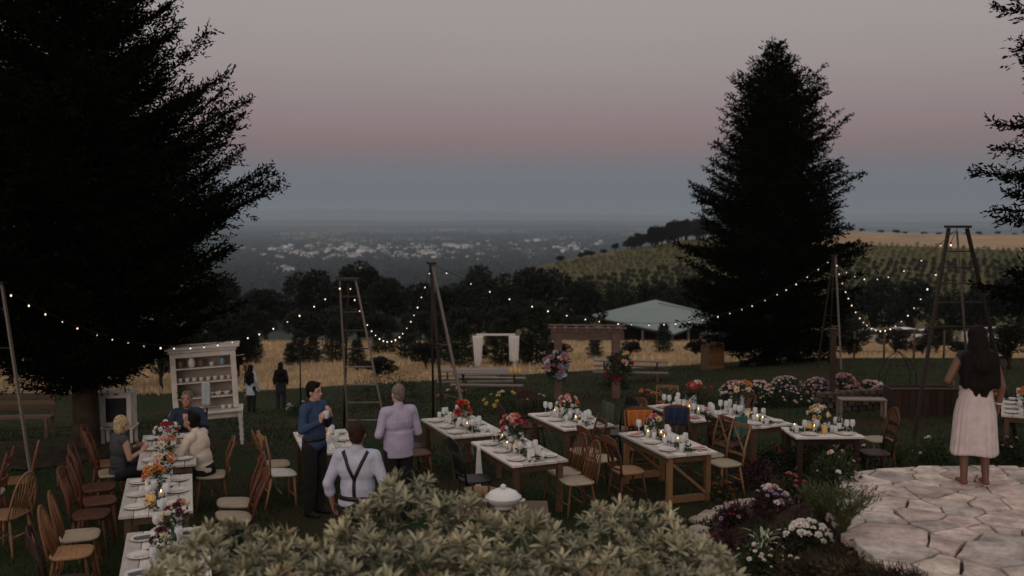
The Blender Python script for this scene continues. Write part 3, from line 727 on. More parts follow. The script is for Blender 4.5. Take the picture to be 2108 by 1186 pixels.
# ------------------------------------------------------------------ chairs
WD = {'oak': wood('oak', (.18, .085, .038), (.105, .046, .021)), 'red': wood('red_wood', (.13, .050, .028), (.07, .026, .015)), 'dark': wood('dark_wood', (.045, .022, .016), (.022, .012, .009)),
      'pine': wood('pine', (.29, .165, .08), (.19, .10, .048)), 'white_wash': wood('white_wash', (.68, .63, .59), (.50, .45, .42)), 'grey_wood': wood('grey_wood', (.26, .21, .18), (.15, .12, .10)),
      'brown': wood('brown_wood', (.14, .085, .05), (.07, .042, .027))}
M['cushion'] = mat('cushion', (.33, .27, .195), .9, .12, 8, bump=.2)
M['black_paint'] = mat('black_paint', (.014, .013, .014), .5, .2, 6)
WD['black'] = M['black_paint']
def chair_parts(kind, wd, seat_m):
    P = []
    w, d_, sh = .43, .42, .45
    # seat
    b = MB(); n = 20; V = []; prof = [(.80, -.02), (.98, -.012), (1.0, .004), (.96, .018), (.5, .008)]
    for s_, z in prof:
        for k in range(n):
            a = 2 * PI * k / n; cx_ = math.cos(a); sy = math.sin(a)
            ex = abs(cx_) ** .55 * math.copysign(1, cx_); ey = abs(sy) ** .55 * math.copysign(1, sy)
            V.append((ex * w / 2 * s_ * (1 - .06 * (ey < 0) * -ey * -1), ey * d_ / 2 * s_, sh + z))
    F = []
    for i in range(len(prof) - 1):
        for k in range(n): a = i * n + k; c = i * n + (k + 1) % n; F.append((a, c, c + n, a + n))
    F.append(tuple(range(n - 1, -1, -1))); F.append(tuple(range((len(prof) - 1) * n, len(prof) * n)))
    b.add(V, F); P.append(('seat', b.mesh('seat', seat_m, True), []))
    for sx_ in (-1, 1):
        for sy in (-1, 1):
            b = MB(); t0 = Vector((sx_ * w * .36, sy * d_ * .36, sh - .01)); t1 = Vector((sx_ * w * .49, sy * d_ * .52, -.03))
            if kind == 'windsor':
                pr = [(0, .013), (.15, .017), (.3, .022), (.34, .014), (.38, .021), (.6, .019), (.75, .013), (1, .014)]
                b.tube([tuple(t0.lerp(t1, t_)) for t_, r_ in pr], [r_ for t_, r_ in pr], 7)
            else: b.tube([tuple(t0), tuple(t0.lerp(t1, .5)), tuple(t1)], [.020, .018, .015], 6)
            P.append(('leg', b.mesh('leg', wd, True), []))
    for y_, z in ((-d_ * .43, .22), (d_ * .43, .17), (0, .20)):
        b = MB(); b.tube([(-w * .42, y_, z), (0, y_, z), (w * .42, y_, z)], [.009, .013, .009], 6); P.append(('stretcher', b.mesh('stretcher', wd, True), []))
    yb = -d_ * .44
    if kind == 'windsor':           # bow back
        b = MB(); pts_ = []
        for k in range(17):
            a = PI * k / 16; x = -.225 * math.cos(a) * (1.02 - .0 * math.sin(a)); z = sh + .52 * math.sin(a) ** .75
            pts_.append((x, yb - .22 * (z - sh), z))
        b.tube(pts_, .013, 7); P.append(('bow', b.mesh('bow', wd, True), []))
        for k in range(7):
            x = -.15 + .05 * k; xt = x * 1.12; zt = sh + .52 * max(0, 1 - (xt / .225) ** 2) ** .375
            b = MB(); b.tube([(x * .85, yb + .02, sh + .01), ((x * .85 + xt) / 2, yb - .11 * (zt - sh), (sh + zt) / 2), (xt, yb - .22 * (zt - sh), zt)], [.007, .009, .005], 5); P.append(('spindle', b.mesh('spindle', wd, True), []))
    elif kind in ('press', 'ladder', 'splat', 'cross'):
        top = 1.0 if kind != 'splat' else .93
        for sx_ in (-1, 1):
            b = MB(); b.tube([(sx_ * w * .44, yb, sh - .02), (sx_ * w * .46, yb - .03, sh + .25), (sx_ * w * .47, yb - .12, top)], [.018, .017, .013], 7); P.append(('back_post', b.mesh('back_post', wd, True), []))
        def rail(z, h, bow=.03, nm='back_rail', rise=0):
            b = MB(); yy = yb - .03 - .12 * max(0, (z - sh - .25)) / .3; V = []; F = []
            for k in range(9):
                t_ = -1 + k / 4; x = t_ * w * .47; y = yy - bow * (1 - t_ * t_); zr = z + rise * (1 - t_ * t_)
                for dy, dz in ((-.008, -h / 2), (.008, -h / 2), (.008, h / 2 + rise * .6 * (1 - t_ * t_)), (-.008, h / 2 + rise * .6 * (1 - t_ * t_))): V.append((x, y + dy, zr + dz))
            for k in range(8):
                for q in range(4): a = k * 4 + q; c = k * 4 + (q + 1) % 4; F.append((a, c, c + 4, a + 4))
            F += [(3, 2, 1, 0), (32, 33, 34, 35)]; b.add(V, F); P.append((nm, b.mesh(nm, wd), []))
        if kind == 'press':
            rail(top - .06, .13, nm='crest_rail', rise=.025); rail(sh + .10, .035)
            for k in range(6):
                x = -.15 + .06 * k; b = MB(); b.tube([(x * .95, yb - .045, sh + .1), (x, yb - .07, sh + .3), (x * 1.05, yb - .13, top - .1)], [.006, .010, .006], 5); P.append(('spindle', b.mesh('spindle', wd, True), []))
        elif kind == 'ladder':
            for z in (sh + .16, sh + .30, sh + .44): rail(z, .07)
        elif kind == 'cross':
            rail(top - .03, .06, nm='crest_rail'); rail(sh + .12, .03)
            for s_ in (-1, 1):
                b = MB(); b.bar((-s_ * w * .42, yb - .05, sh + .13), (s_ * w * .42, yb - .125, top - .06), .012, .03, (0, 1, 0)); P.append(('cross_bar', b.mesh('cross_bar', wd), []))
        else:
            rail(top - .04, .09, nm='crest_rail', rise=.02); rail(sh + .07, .03)
            b = MB(); V = []
            for z, hw in ((sh + .08, .05), (sh + .16, .035), (sh + .25, .075), (sh + .33, .06), (top - .07, .085)):
                y = yb - .05 - .10 * max(0, (z - sh - .2)) / .3; V += [(-hw, y - .006, z), (hw, y - .006, z), (hw, y + .006, z), (-hw, y + .006, z)]
            F = []
            for k in range(4):
                for q in range(4): a = k * 4 + q; c = k * 4 + (q + 1) % 4; F.append((a, c, c + 4, a + 4))
            b.add(V, F); P.append(('back_splat', b.mesh('back_splat', wd), []))
    return P
_cp = {}
def chair(kind, wd, seat, x, y, face, label, group='dining chairs on the lawn', tilt=0):
    """face: heading of the seated person, degrees anticlockwise from +X"""
    key = (kind, wd, seat)
    if key not in _cp: _cp[key] = chair_parts(kind, WD[wd], M['cushion'] if seat == 'cushion' else WD[seat])
    r = thing('dining_chair', label, 'chair', (x, y, terr(x, y)), math.radians(face - 90), group)
    if tilt: r.rotation_euler = (math.radians(tilt), 0, math.radians(face - 90))
    for nm, me, _ in _cp[key]: link(nm, me, r)
    return r

# ------------------------------------------------------------------ tables
TABLES = {}
def farm_table(key, cx, cy, L, W, dirv, phrase, label, top='white_wash', frame='brown', legs='post', planks=5):
    z0 = terr(cx, cy); ang = math.atan2(dirv[1], dirv[0])
    r = thing('farm_table', label, 'table', (cx, cy, z0), ang, 'long tables on the lawn')
    pw = W / planks
    b = MB(); b.box((0, 0, 0), (L, pw - .006, .035)); me = b.mesh('plank', WD[top])
    bm = bmesh.new(); bm.from_mesh(me); bmesh.ops.bevel(bm, geom=bm.edges[:], offset=.004, segments=1, affect='EDGES'); bm.to_mesh(me); bm.free()
    rr = random.Random(int(cx * 100))
    for k in range(planks):
        link('plank', me, r, (rr.uniform(-.006, .006), -W / 2 + pw * (k + .5), .735 + rr.uniform(-.002, .002)))
    for s_ in (-1, 1):
        b = MB(); b.box((0, s_ * (W / 2 - .07), .667), (L - .16, .025, .09)); b.build('apron', WD[frame], r)
        b = MB(); b.box((s_ * (L / 2 - .09), 0, .667), (.025, W - .17, .09)); b.build('apron', WD[frame], r)
    if legs == 'post':
        for sx_ in (-1, 1):
            for sy in (-1, 1):
                x, y = sx_ * (L / 2 - .09), sy * (W / 2 - .09)
                b = MB(); b.box((x, y, .335), (.075, .075, .77)); b.build('leg', WD[frame], r)
    elif legs == 'trestle':
        for sx_ in (-1, 1):
            x = sx_ * (L / 2 - .10)
            for sy in (-1, 1): b = MB(); b.box((x, sy * (W / 2 - .10), .335), (.07, .07, .77)); b.build('leg', WD['pine'], r)
            b = MB(); b.box((x, 0, .10), (.04, W - .28, .10)); b.build('foot_rail', WD['pine'], r)
            b = MB(); b.bar((x, -W / 2 + .12, .15), (x, W / 2 - .14, .60), .04, .07, (1, 0, 0)); b.build('brace', WD['pine'], r)
    TABLES[key] = dict(r=r, L=L, W=W, ang=ang, c=(cx, cy), top=z0 + .754, phrase=phrase, h=.754)
    return r
dl = (-.31, .95); dm = (-.40, .92)
farm_table('L1', -3.3, 9.3, 1.6, .8, dl, 'nearest table at lower left', 'pale plank table partly hidden by the shrub at lower left')
farm_table('L2', -4.12, 11.38, 1.63, .77, dl, 'middle table of the left row', 'pale plank table in the middle of the left row')
farm_table('L3', -4.82, 13.75, 2.0, .74, dl, 'table with the seated guests', 'plank table with three seated guests before the white hutch')
farm_table('M0', -2.72, 14.35, 1.5, .8, dl, 'table behind the man in blue', 'table half hidden behind the man in blue')
farm_table('M1', -.80, 15.75, 1.5, .9, dm, 'table at the foot of leaning pole', 'table at the foot of the pale leaning pole')
farm_table('M2', .08, 13.63, 1.5, .82, dm, 'table with the white hanging cloth', 'table with a white cloth hanging at its left corner')
farm_table('M3', .97, 16.4, 1.4, .92, dm, 'table in front of the arbor', 'table standing in front of the wooden arbor')
farm_table('M4', 2.24, 14.3, 1.55, .8, (-.33, .94), 'table on diagonal braced trestles', 'table on pine trestles with a diagonal brace', legs='trestle')
farm_table('M5', 3.15, 17.3, 1.5, .9, dm, 'back table right of the arbor', 'back table right of the arbor, near the tall fir')
farm_table('M6', 3.95, 16.55, 1.4, .8, dm, 'table with the tall orange bouquet', 'table with a tall orange bouquet, right of the back table')
farm_table('R', 9.25, 17.6, 1.9, .9, (.44, .90), 'table at the right edge', 'table at the right edge behind the woman in the skirt')
farm_table('LL', -7.35, 12.9, 1.6, .8, dl, 'table cut by the left edge', 'table cut off by the left edge of the picture')
# small round table
M['iron'] = mat('iron', (.02, .02, .021), .5, .2, 8, metal=.6)
M['white_paint'] = mat('white_paint', (.66, .63, .60), .6, .10, 5, bump=.1)
farm_table('M7', 4.78, 15.15, 1.05, .74, (1, .04), 'small table by the flower bed', 'small pale table by the flower bed at centre right', frame='dark', planks=4)

# ------------------------------------------------------------------ chairs round the tables
f1 = math.degrees(math.atan2(.31, .95))          # heading across the left row
chair('windsor', 'oak', 'cushion', -4.78, 10.78, f1, 'bow backed oak chair left of the middle table, cream seat')
chair('windsor', 'oak', 'pine', -4.62, 10.22, f1 - 4, 'bow backed oak chair with tan seat, between the two near left tables')
chair('press', 'dark', 'dark', -4.28, 9.35, f1 + 6, 'dark spindle chair in the lower left corner of the picture')
for k, (x, y, lab) in enumerate([(-4.98, 11.55, 'reddish spindle chair, nearest of the close row behind the blonde woman'), (-5.12, 12.1, 'reddish spindle chair, second of the close row left of the tables'), (-5.38, 12.72, 'reddish spindle chair just behind the blonde woman')]):
    chair('press', 'red', 'red', x, y, f1 + (-6, 5, 0)[k], lab)
chair('press', 'red', 'cushion', -5.52, 13.55, f1, 'spindle chair the blonde woman sits on')
chair('press', 'red', 'oak', -5.86, 14.2, f1, 'reddish chair beyond the blonde woman, tucked at the far table')
chair('splat', 'oak', 'cushion', -4.12, 13.42, 180 + f1, 'oak chair the man in cream sits on')
chair('press', 'red', 'cushion', -3.33, 11.45, 184 + f1, 'chair leaning toward the middle left table, cream seat, nearest', tilt=8)
chair('press', 'red', 'cushion', -3.45, 12.02, 178 + f1, 'cream seated chair just behind the leaning chair', tilt=4)
chair('windsor', 'oak', 'oak', -6.62, 13.05, 200, 'reddish chair by the pale pole at the left edge')
chair('ladder', 'red', 'cushion', -6.70, 12.45, 195, 'chair with a cream seat cut by the left edge')
chair('windsor', 'pine', 'pine', -5.98, 11.55, 170, 'pale chair back at the very left edge')
chair('splat', 'oak', 'cushion', -3.42, 14.15, f1, 'oak chair pulled up left of the man in blue')
chair('cross', 'pine', 'white_wash', -3.25, 13.55, f1 + 8, 'slatted chair leaning open beside the man in blue', tilt=-6)
chair('ladder', 'red', 'red', -1.46, 15.0, 20, 'red brown slat back chair left of the coral bouquet table')
chair('ladder', 'dark', 'dark', -1.62, 15.55, 22, 'dark slat back chair behind the man in lavender')
chair('press', 'black', 'black', -.50, 13.15, 22, 'black chair tucked behind the white hanging cloth')
chair('windsor', 'oak', 'cushion', .86, 13.05, 200, 'oak bow back chair with cream seat in the centre foreground')
chair('windsor', 'oak', 'cushion', .72, 13.62, 203, 'oak chair just behind the foreground bow back chair')
chair('splat', 'red', 'cushion', 1.32, 14.55, 22, 'red brown chair between the hanging cloth table and trestle table')
chair('ladder', 'red', 'cushion', 1.12, 15.15, 195, 'red brown slat back chair with cream seat, before the arbor table')
chair('splat', 'red', 'pine', 1.62, 13.72, 20, 'red brown splat chair with tan seat at the trestle table')
chair('cross', 'pine', 'cushion', 3.08, 14.22, 205, 'pale cross back chair at the right end of trestle table')
chair('cross', 'oak', 'cushion', 2.98, 14.88, 200, 'oak chair behind the pale cross back chair')
chair('press', 'oak', 'oak', 2.02, 15.38, 275, 'oak chair under the orange shawl')
chair('press', 'red', 'red', 2.62, 15.62, 262, 'red brown chair under the blue jacket')
chair('splat', 'oak', 'oak', 2.02, 17.35, 200, 'oak splat back chair right of the arbor table')
chair('press', 'black', 'black', 1.78, 16.75, 205, 'black chair at the right of the arbor table')
chair('windsor', 'dark', 'dark', 2.28, 16.55, 30, 'dark bow back chair left of the back table')
chair('ladder', 'dark', 'dark', 3.45, 15.72, 30, 'dark chair beside the teal bag')
chair('cross', 'pine', 'pine', 2.95, 18.75, 260, 'pale chair at the far end of the back table')
chair('splat', 'red', 'cushion', 4.12, 18.1, 205, 'chair with pale seat right of the back table')
chair('windsor', 'oak', 'cushion', 6.02, 16.15, 190, 'lone oak bow back chair with pale seat on the right lawn')
chair('ladder', 'dark', 'dark', 5.55, 15.0, 180, 'dark chair right of the small flower bed table')
chair('press', 'dark', 'dark', .35, 17.6, 285, 'dark chair at the far end of the arbor table')
chair('press', 'dark', 'dark', .10, 16.3, 15, 'dark chair left of the arbor table')

# bare soil under the big tree
b = MB(); n = 40; pc = place(165, 18.2); V = [(pc.x, pc.y, terr(pc.x, pc.y) + .03)]
for k in range(n):
    a = 2 * PI * k / n; R_ = 1.9 + .35 * math.sin(a * 3 + 1) + .22 * math.sin(a * 7); x, y = pc.x + R_ * 1.3 * math.cos(a), pc.y + R_ * math.sin(a); V.append((x, y, terr(x, y) + .012))
b.add(V, [(0, k + 1, (k + 1) % n + 1) for k in range(n)]); o = b.build('bare_soil', M['soil'], None, True); o['kind'] = 'structure'
# ------------------------------------------------------------------ white hutch
M['cream_paint'] = mat('cream_paint', (.56, .52, .47), .65, .14, 4, bump=.15)
M['hutch_back'] = mat('hutch_back', (.30, .25, .22), .7, .2, 4)
hp = Vector((-5.72, 18.55, 0)); hp.z = terr(hp.x, hp.y)
hut = thing('hutch', 'white painted open hutch on turned legs, filled with crockery', 'hutch', hp, math.radians(14), rot=(0, math.radians(-2.5), math.radians(14)))
def hb(name, c, d_, parent=hut, m='cream_paint', smooth=False):
    b = MB(); b.box((0, 0, 0), d_); me = b.mesh(name, M[m])
    bm = bmesh.new(); bm.from_mesh(me); bmesh.ops.bevel(bm, geom=bm.edges[:], offset=min(.006, min(d_) * .2), segments=1, affect='EDGES'); bm.to_mesh(me); bm.free()
    return link(name, me, parent, c)
HW, HD = 1.16, .36                                     # local: x along width, faces -y
hb('table_top', (0, -.05, .67), (HW + .16, HD + .20, .04))
ap = hb('apron', (0, -.10, .58), (HW + .02, .03, .14))
hb('apron', (-(HW / 2 + .03), -.03, .58), (.03, HD, .14)); hb('apron', (HW / 2 + .03, -.03, .58), (.03, HD, .14))
for sx_ in (-1, 1):
    for y_ in (-.20, .16):
        b = MB(); b.lathe([(.03, -.05), (.03, .02), (.022, .06), (.038, .10), (.024, .15), (.038, .2), (.026, .26), (.040, .32), (.028, .40), (.042, .46), (.042, .65)], 10, (sx_ * (HW / 2 + .02), y_, 0)); b.build('leg', M['cream_paint'], hut, True)
for sx_ in (-1, 1): hb('side_panel', (sx_ * (HW / 2 - .015), .02, 1.25), (.03, HD - .06, 1.12))
for sx_ in (-1, 1): hb('face_stile', (sx_ * (HW / 2 - .04), -.145, 1.25), (.10, .028, 1.10))
hb('face_rail', (0, -.146, 1.755), (HW - .18, .026, .10)); hb('back_panel', (0, .175, 1.25), (HW - .06, .02, 1.10), m='hutch_back')
SH = [.93, 1.22, 1.49]
for z in SH: hb('shelf', (0, .01, z), (HW - .07, .30, .024))
hb('cornice', (0, -.0, 1.83), (HW + .06, HD + .06, .05)); hb('cornice', (0, -.01, 1.885), (HW + .17, HD + .14, .05)); 
hut_m = Matrix.Translation(hp) @ Euler((0, math.radians(-2.5), math.radians(14))).to_matrix().to_4x4()
# crockery on the shelves
M['china'] = mat('china', (.62, .58, .54), .3, .08, 10, spec=.5)
M['bluechina'] = mat('blue_china', (.16, .24, .30), .35, .3, 30, spec=.5)
M['brownpot'] = mat('brown_pot', (.16, .09, .06), .5, .3, 12)
def on_hutch(name, label, cat, x, z, prof, m, group=None, y=-.03):
    p_ = hut_m @ Vector((x, y, z)); r_ = MB(); r_.lathe(prof, 14); o_ = r_.build(name, m, None, True, p_); return tag(o_, label, cat, group)
cup = [(.022, 0), (.036, .02), (.042, .06), (.044, .075), (.039, .072), (.03, .03), (0, .02)]
bowl = [(.03, 0), (.05, .02), (.075, .055), (.08, .07), (.07, .062), (.04, .02), (0, .016)]
jar = [(.04, 0), (.055, .03), (.056, .10), (.035, .125), (.04, .145), (.03, .14), (0, .135)]
pitch = [(.045, 0), (.07, .05), (.065, .12), (.04, .17), (.05, .21), (.04, .20), (0, .19)]
rr = random.Random(4)
zt = 1.503
for x, pr, m, lab in [(-.42, jar, 'brownpot', 'dark jar at the left of the hutch top shelf'), (-.22, pitch, 'china', 'white pitcher on the hutch top shelf'), (-.05, jar, 'brownpot', 'dark squat jar in the middle of the hutch top shelf'), (.14, cup, 'china', 'white cup on the hutch top shelf'), (.33, jar, 'bluechina', 'bluish jar at the right of the hutch top shelf')]:
    on_hutch('jar' if pr is jar else 'pitcher' if pr is pitch else 'cup', lab, 'jar' if pr is jar else 'pitcher' if pr is pitch else 'cup', x, zt, pr, M[m])
for k in range(8): on_hutch('teacup', 'white teacup lined up on the hutch middle shelf', 'cup', -.44 + .125 * k, 1.233, cup, M['china'], 'teacups on the hutch middle shelf')
for k, x in enumerate((-.30, .22, .38, .08)): on_hutch('bowl', 'pale bowl standing on the hutch lower shelf', 'bowl', x, .943, bowl, M['china'], 'bowls on the hutch lower shelf')
for k, x in enumerate((-.1, .30, .42)): on_hutch('small_cup', 'small pale cup standing on the hutch counter', 'cup', x, .691, cup, M['china'], 'cups on the hutch counter', y=-.14)
# a hanging cloth down the middle of the shelves and a potted trailing plant
M['bluecloth'] = mat('blue_cloth', (.42, .48, .49), .95, .15, 14, bump=.4)
M['whitecloth'] = mat('white_cloth', (.66, .63, .62), .95, .08, 9, bump=.4)
M['green_leaf'] = foliage('green_leaf', (.045, .075, .025), (.025, .045, .016), 3)
def cloth(name, label, cat, loc, rz, w, h, m, folds=5, amp=.02, taper=1.0, group=None, thick=.006):
    nx_, nz = 22, 14; V = []
    for s_ in (0, 1):
        for j in range(nz):
            t_ = j / (nz - 1); ww = w * (1 + (taper - 1) * t_)
            for i in range(nx_):
                u = i / (nx_ - 1) - .5
                V.append((u * ww, amp * (.3 + t_) * math.sin(u * folds * 6.28 + .8 * t_) + s_ * thick, -h * t_ * (1 - .05 * abs(u))))
    F = []; off = nx_ * nz
    for j in range(nz - 1):
        for i in range(nx_ - 1):
            a = j * nx_ + i; F.append((a, a + 1, a + nx_ + 1, a + nx_)); F.append((off + a + nx_, off + a + nx_ + 1, off + a + 1, off + a))
    for i in range(nx_ - 1):
        F.append((i + 1, i, off + i, off + i + 1)); a = (nz - 1) * nx_ + i; F.append((a, a + 1, off + a + 1, off + a))
    for j in range(nz - 1):
        a = j * nx_; F.append((a, a + nx_, off + a + nx_, off + a)); a += nx_ - 1; F.append((a + nx_, a, off + a, off + a + nx_))
    o_ = link(name, raw_mesh(name, V, F, m, True), None, loc, rz); return tag(o_, label, cat, group)
cloth('hanging_cloth', 'pale blue cloth hanging down the hutch shelves', 'cloth', hut_m @ Vector((.02, -.175, 1.24)), math.radians(14), .15, .46, M['bluecloth'], 2, .012)
def leaf_cloud(n, c, rad, leaf, seed, squash=1.0, down=0.0):
    r_ = np.random.RandomState(seed); d_ = unit(r_.normal(size=(n, 3))); B = np.array(c) + d_ * (r_.rand(n, 1) ** .5) * np.array(rad)
    return cards(B, unit(d_ + r_.normal(0, .7, (n, 3)) + np.array([0, 0, -down])), leaf * r_.uniform(.6, 1.3, n), leaf * r_.uniform(.35, .6, n), r_)
p_ = hut_m @ Vector((-.40, -.16, .99)); r = thing('trailing_plant', 'small trailing plant at the left of the hutch shelves', 'plant', p_)
MB().lathe([(.035, -.047), (.05, .03), (.045, .03), (0, .02)], 12).build('pot', M['china'], r, True)
link('foliage', quad_mesh('foliage', leaf_cloud(160, (0, 0, .04), (.12, .09, .10), .06, 3, down=.4), M['green_leaf']), r)['kind'] = 'stuff'
# garland of hearts strung on the right side of the hutch: a leafy strand
r = thing('hanging_garland', 'strand of small brown paper pieces beside the hutch', 'garland', hut_m @ Vector((HW / 2 + .16, -.14, 1.66)))
M['brownpaper'] = mat('brown_paper', (.20, .11, .07), .9, .3, 9)
MB().tube([(0, 0, 0), (.01, 0, -.3), (0, 0, -.85)], .002, 4).build('string', M['brownpaper'], r)
for k in range(8):
    b = MB(); b.box((0, 0, 0), (.055, .004, .05)); b.build('paper_piece', M['brownpaper'], r, False, (.01 * math.sin(k * 2), 0, -.05 - .1 * k), rot=(0, .4 * math.sin(k * 3), .5 * k))
b = MB(); b.tube([(HW / 2 - .01, -.16, 1.68), (HW / 2 + .17, -.15, 1.69)], .004, 5); b.build('garland_hook', M['cream_paint'], hut)

# small white display cabinet on a low stand
cp = Vector((-7.55, 18.9, 0)); cp.z = terr(cp.x, cp.y); crz = math.radians(8)
r = thing('stand', 'low white stand under the small cabinet by the big tree', 'stand', cp, crz)
hb('stand_top', (0, 0, .33), (.62, .48, .035), r)
for sx_ in (-1, 1):
    for sy in (-1, 1): hb('leg', (sx_ * .26, sy * .19, .14), (.05, .05, .36), r)
M['dark_inside'] = mat('dark_inside', (.035, .028, .025), .9, .3, 5)
M['pane'] = mat('pane', (.03, .03, .032), .12, .2, 3, spec=.6)
r = thing('display_cabinet', 'small white cabinet with a dark glass front, near the big trunk', 'cabinet', (cp.x, cp.y, cp.z + .349), crz)
hb('side_panel', (-.27, 0, .33), (.03, .40, .64), r); hb('side_panel', (.27, 0, .33), (.03, .40, .64), r); hb('back_panel', (0, .19, .33), (.51, .02, .64), r)
hb('cabinet_top', (0, -.01, .665), (.62, .46, .03), r); hb('base_board', (0, 0, .012), (.51, .38, .024), r)
dr = thing('door', None, None, (0, -.205, .335)); dr.parent = r
for sx_ in (-1, 1): hb('door_stile', (sx_ * .235, -.012, 0), (.085, .026, .62), dr)
for sz in (-1, 1): hb('door_rail', (0, -.0125, sz * .27), (.385, .025, .08), dr)
b = MB(); b.box((0, -.004, 0), (.39, .006, .47)); b.build('glass_pane', M['pane'], dr)

# ------------------------------------------------------------------ orchard ladders
M['ladder_dark'] = wood('ladder_dark', (.030, .022, .018), (.016, .012, .010)); M['ladder_pale'] = wood('ladder_pale', (.17, .14, .12), (.11, .09, .075))
TOPS = {}
def ladder(key, label, topc, rails, legp, wtop, rung_z, dark, leg_dark=True):
    """topc: middle of the cap; rails: two foot points; legp: foot of the third leg"""
    topc = Vector(topc); a, b_ = (Vector(q) for q in rails); side = (b_ - a); side.z = 0; side.normalize()
    base = (a + b_) / 2
    r_ = thing('orchard_ladder', label, 'ladder', base, 0, 'tripod orchard ladders')
    tl, tr = topc - side * wtop / 2, topc + side * wtop / 2
    mats = [M['ladder_dark'] if d_ else M['ladder_pale'] for d_ in dark]
    def grow(foot, tp): return foot + (foot - tp).normalized() * .06
    for (foot, tp), m in zip(((a, tl), (b_, tr)), mats):
        b = MB(); b.bar(grow(foot, tp) - base, tp - base, .05 if key != 'C' else .075, .032 if key != 'C' else .05, tuple(side)); b.build('rail', m, r_)
    if legp is not None:
        legp = Vector(legp); b = MB(); b.tube([grow(legp, topc) - base, topc - base + Vector((0, .03, -.06))], [.026, .020], 7); b.build('prop_leg', M['ladder_dark'] if leg_dark else M['ladder_pale'], r_, True)
    for z in rung_z:
        t_ = (z - (a.z + b_.z) / 2) / (topc.z - (a.z + b_.z) / 2)
        p0 = a.lerp(tl, t_) - base; p1 = b_.lerp(tr, t_) - base; b = MB(); b.bar(p0, p1, .045, .020); b.build('rung', M['ladder_pale' if key == 'A' and z < 1.3 else 'ladder_dark'], r_)
    b = MB(); dv = side * (wtop / 2 + .06); b.bar(topc - base - dv + Vector((0, 0, .03)), topc - base + dv + Vector((0, 0, .03)), .14, .045); b.build('top_cap', M['ladder_dark'], r_)
    TOPS[key] = topc + Vector((0, 0, .02)); return r_
def foot(px, y): return place(px, y)
ladder('A', 'tripod ladder with pale rails behind the talking men', at(716, 578, 18.6), (foot(712, 18.9), foot(796, 18.9)), foot(703, 20.4), .30, [0.05, .40, .75, 1.1, 1.45, 1.8, 2.15, 2.45], (False, False))
ladder('B', 'ladder with one long pale pole leaning down to the red bouquet', at(888, 545, 19.8), (foot(972, 17.2), foot(915, 18.4)), foot(890, 21.0), .10, [.6, 1.5], (False, True))
ladder('C', 'tallest dark ladder at right behind the woman in the skirt', at(1972, 470, 18.6), (foot(1892, 18.3), foot(2108, 18.3)), foot(2012, 21.0), .34, [1.9, 2.35, 2.7, 3.0, 3.3], (True, True), False)
ladder('D', 'thin far ladder with a pale rail against the tall fir', at(1718, 528, 31.0), (foot(1738, 31), foot(1688, 32)), foot(1712, 33), .10, [.8, 1.8], (False, True))
ladder('P', 'ladder at the left edge with one pale rail in view', at(-8, 586, 15.6), (foot(47, 15.3), foot(-120, 15.5)), foot(-40, 17.5), .2, [.9, 1.9], (False, False))

# ------------------------------------------------------------------ strings of lights
M['cable'] = mat('cable', (.012, .011, .011), .6, 0)
M['bulb'] = mat('bulb', (.8, .7, .6), .3, 0, emit=((1.0, .80, .62), 1.15))
b = MB(); b.lathe([(0, -.075), (.014, -.070), (.021, -.052), (.020, -.034), (.011, -.016), (.010, -.014)], 10); bulb_me = b.mesh('bulb', M['bulb'], True)
b = MB(); b.lathe([(.0125, -.018), (.0125, .012), (.006, .018)], 8); sock_me = b.mesh('socket', M['cable'], True)
def lights(label, a, b_, sag, n, skip=0, extra=0, scale=1.0):
    a = Vector(a); b_ = Vector(b_); pts_ = []
    for k in range(41):
        t_ = k / 40; q = a.lerp(b_, t_); q.z -= 4 * sag * t_ * (1 - t_); pts_.append(q)
    base = a.copy()
    r_ = thing('string_lights', label, 'string lights', base, 0, 'strings of warm bulbs over the tables')
    MB().tube([q - base for q in pts_], .005, 5, False).build('cable', M['cable'], r_, True)
    if extra: MB().tube([q - base + Vector((0, 0, extra * math.sin(PI * k / 40))) for k, q in enumerate(pts_)], .004, 5, False).build('cable', M['cable'], r_, True)
    rr_ = random.Random(int(a.x * 77) + n)
    for k in range(n):
        t_ = (k + .7 + rr_.uniform(-.12, .12)) / (n + .4); q = a.lerp(b_, t_); q.z -= 4 * sag * t_ * (1 - t_)
        s_ = link('socket', sock_me, r_, q - base - Vector((0, 0, .012)), rr_.random() * 6); s_.scale = (scale,) * 3
        bb = link('bulb', bulb_me, r_, q - base - Vector((0, 0, .012)), rr_.random() * 6); k2 = scale * rr_.uniform(.50, .74); bb.scale = (k2, k2, k2)
T = TOPS
lights('long drooping string of bulbs over the white hutch at left', T['P'], T['A'], 1.12, 23)
lights('short deep string of bulbs between the two middle ladders', T['A'], T['B'], 1.32, 21, extra=.09)
lights('long string of bulbs crossing in front of the pavilion', T['B'], T['D'], 1.62, 27, scale=1.15)
lights('deep string of bulbs left of the tall right ladder', T['D'], T['C'], 2.1, 24, scale=1.15)
lights('shallow upper string of bulbs running to the tall right ladder', T['D'] + Vector((0, .3, -.1)), T['C'] + Vector((0, .1, -.05)), .75, 9, scale=1.15)

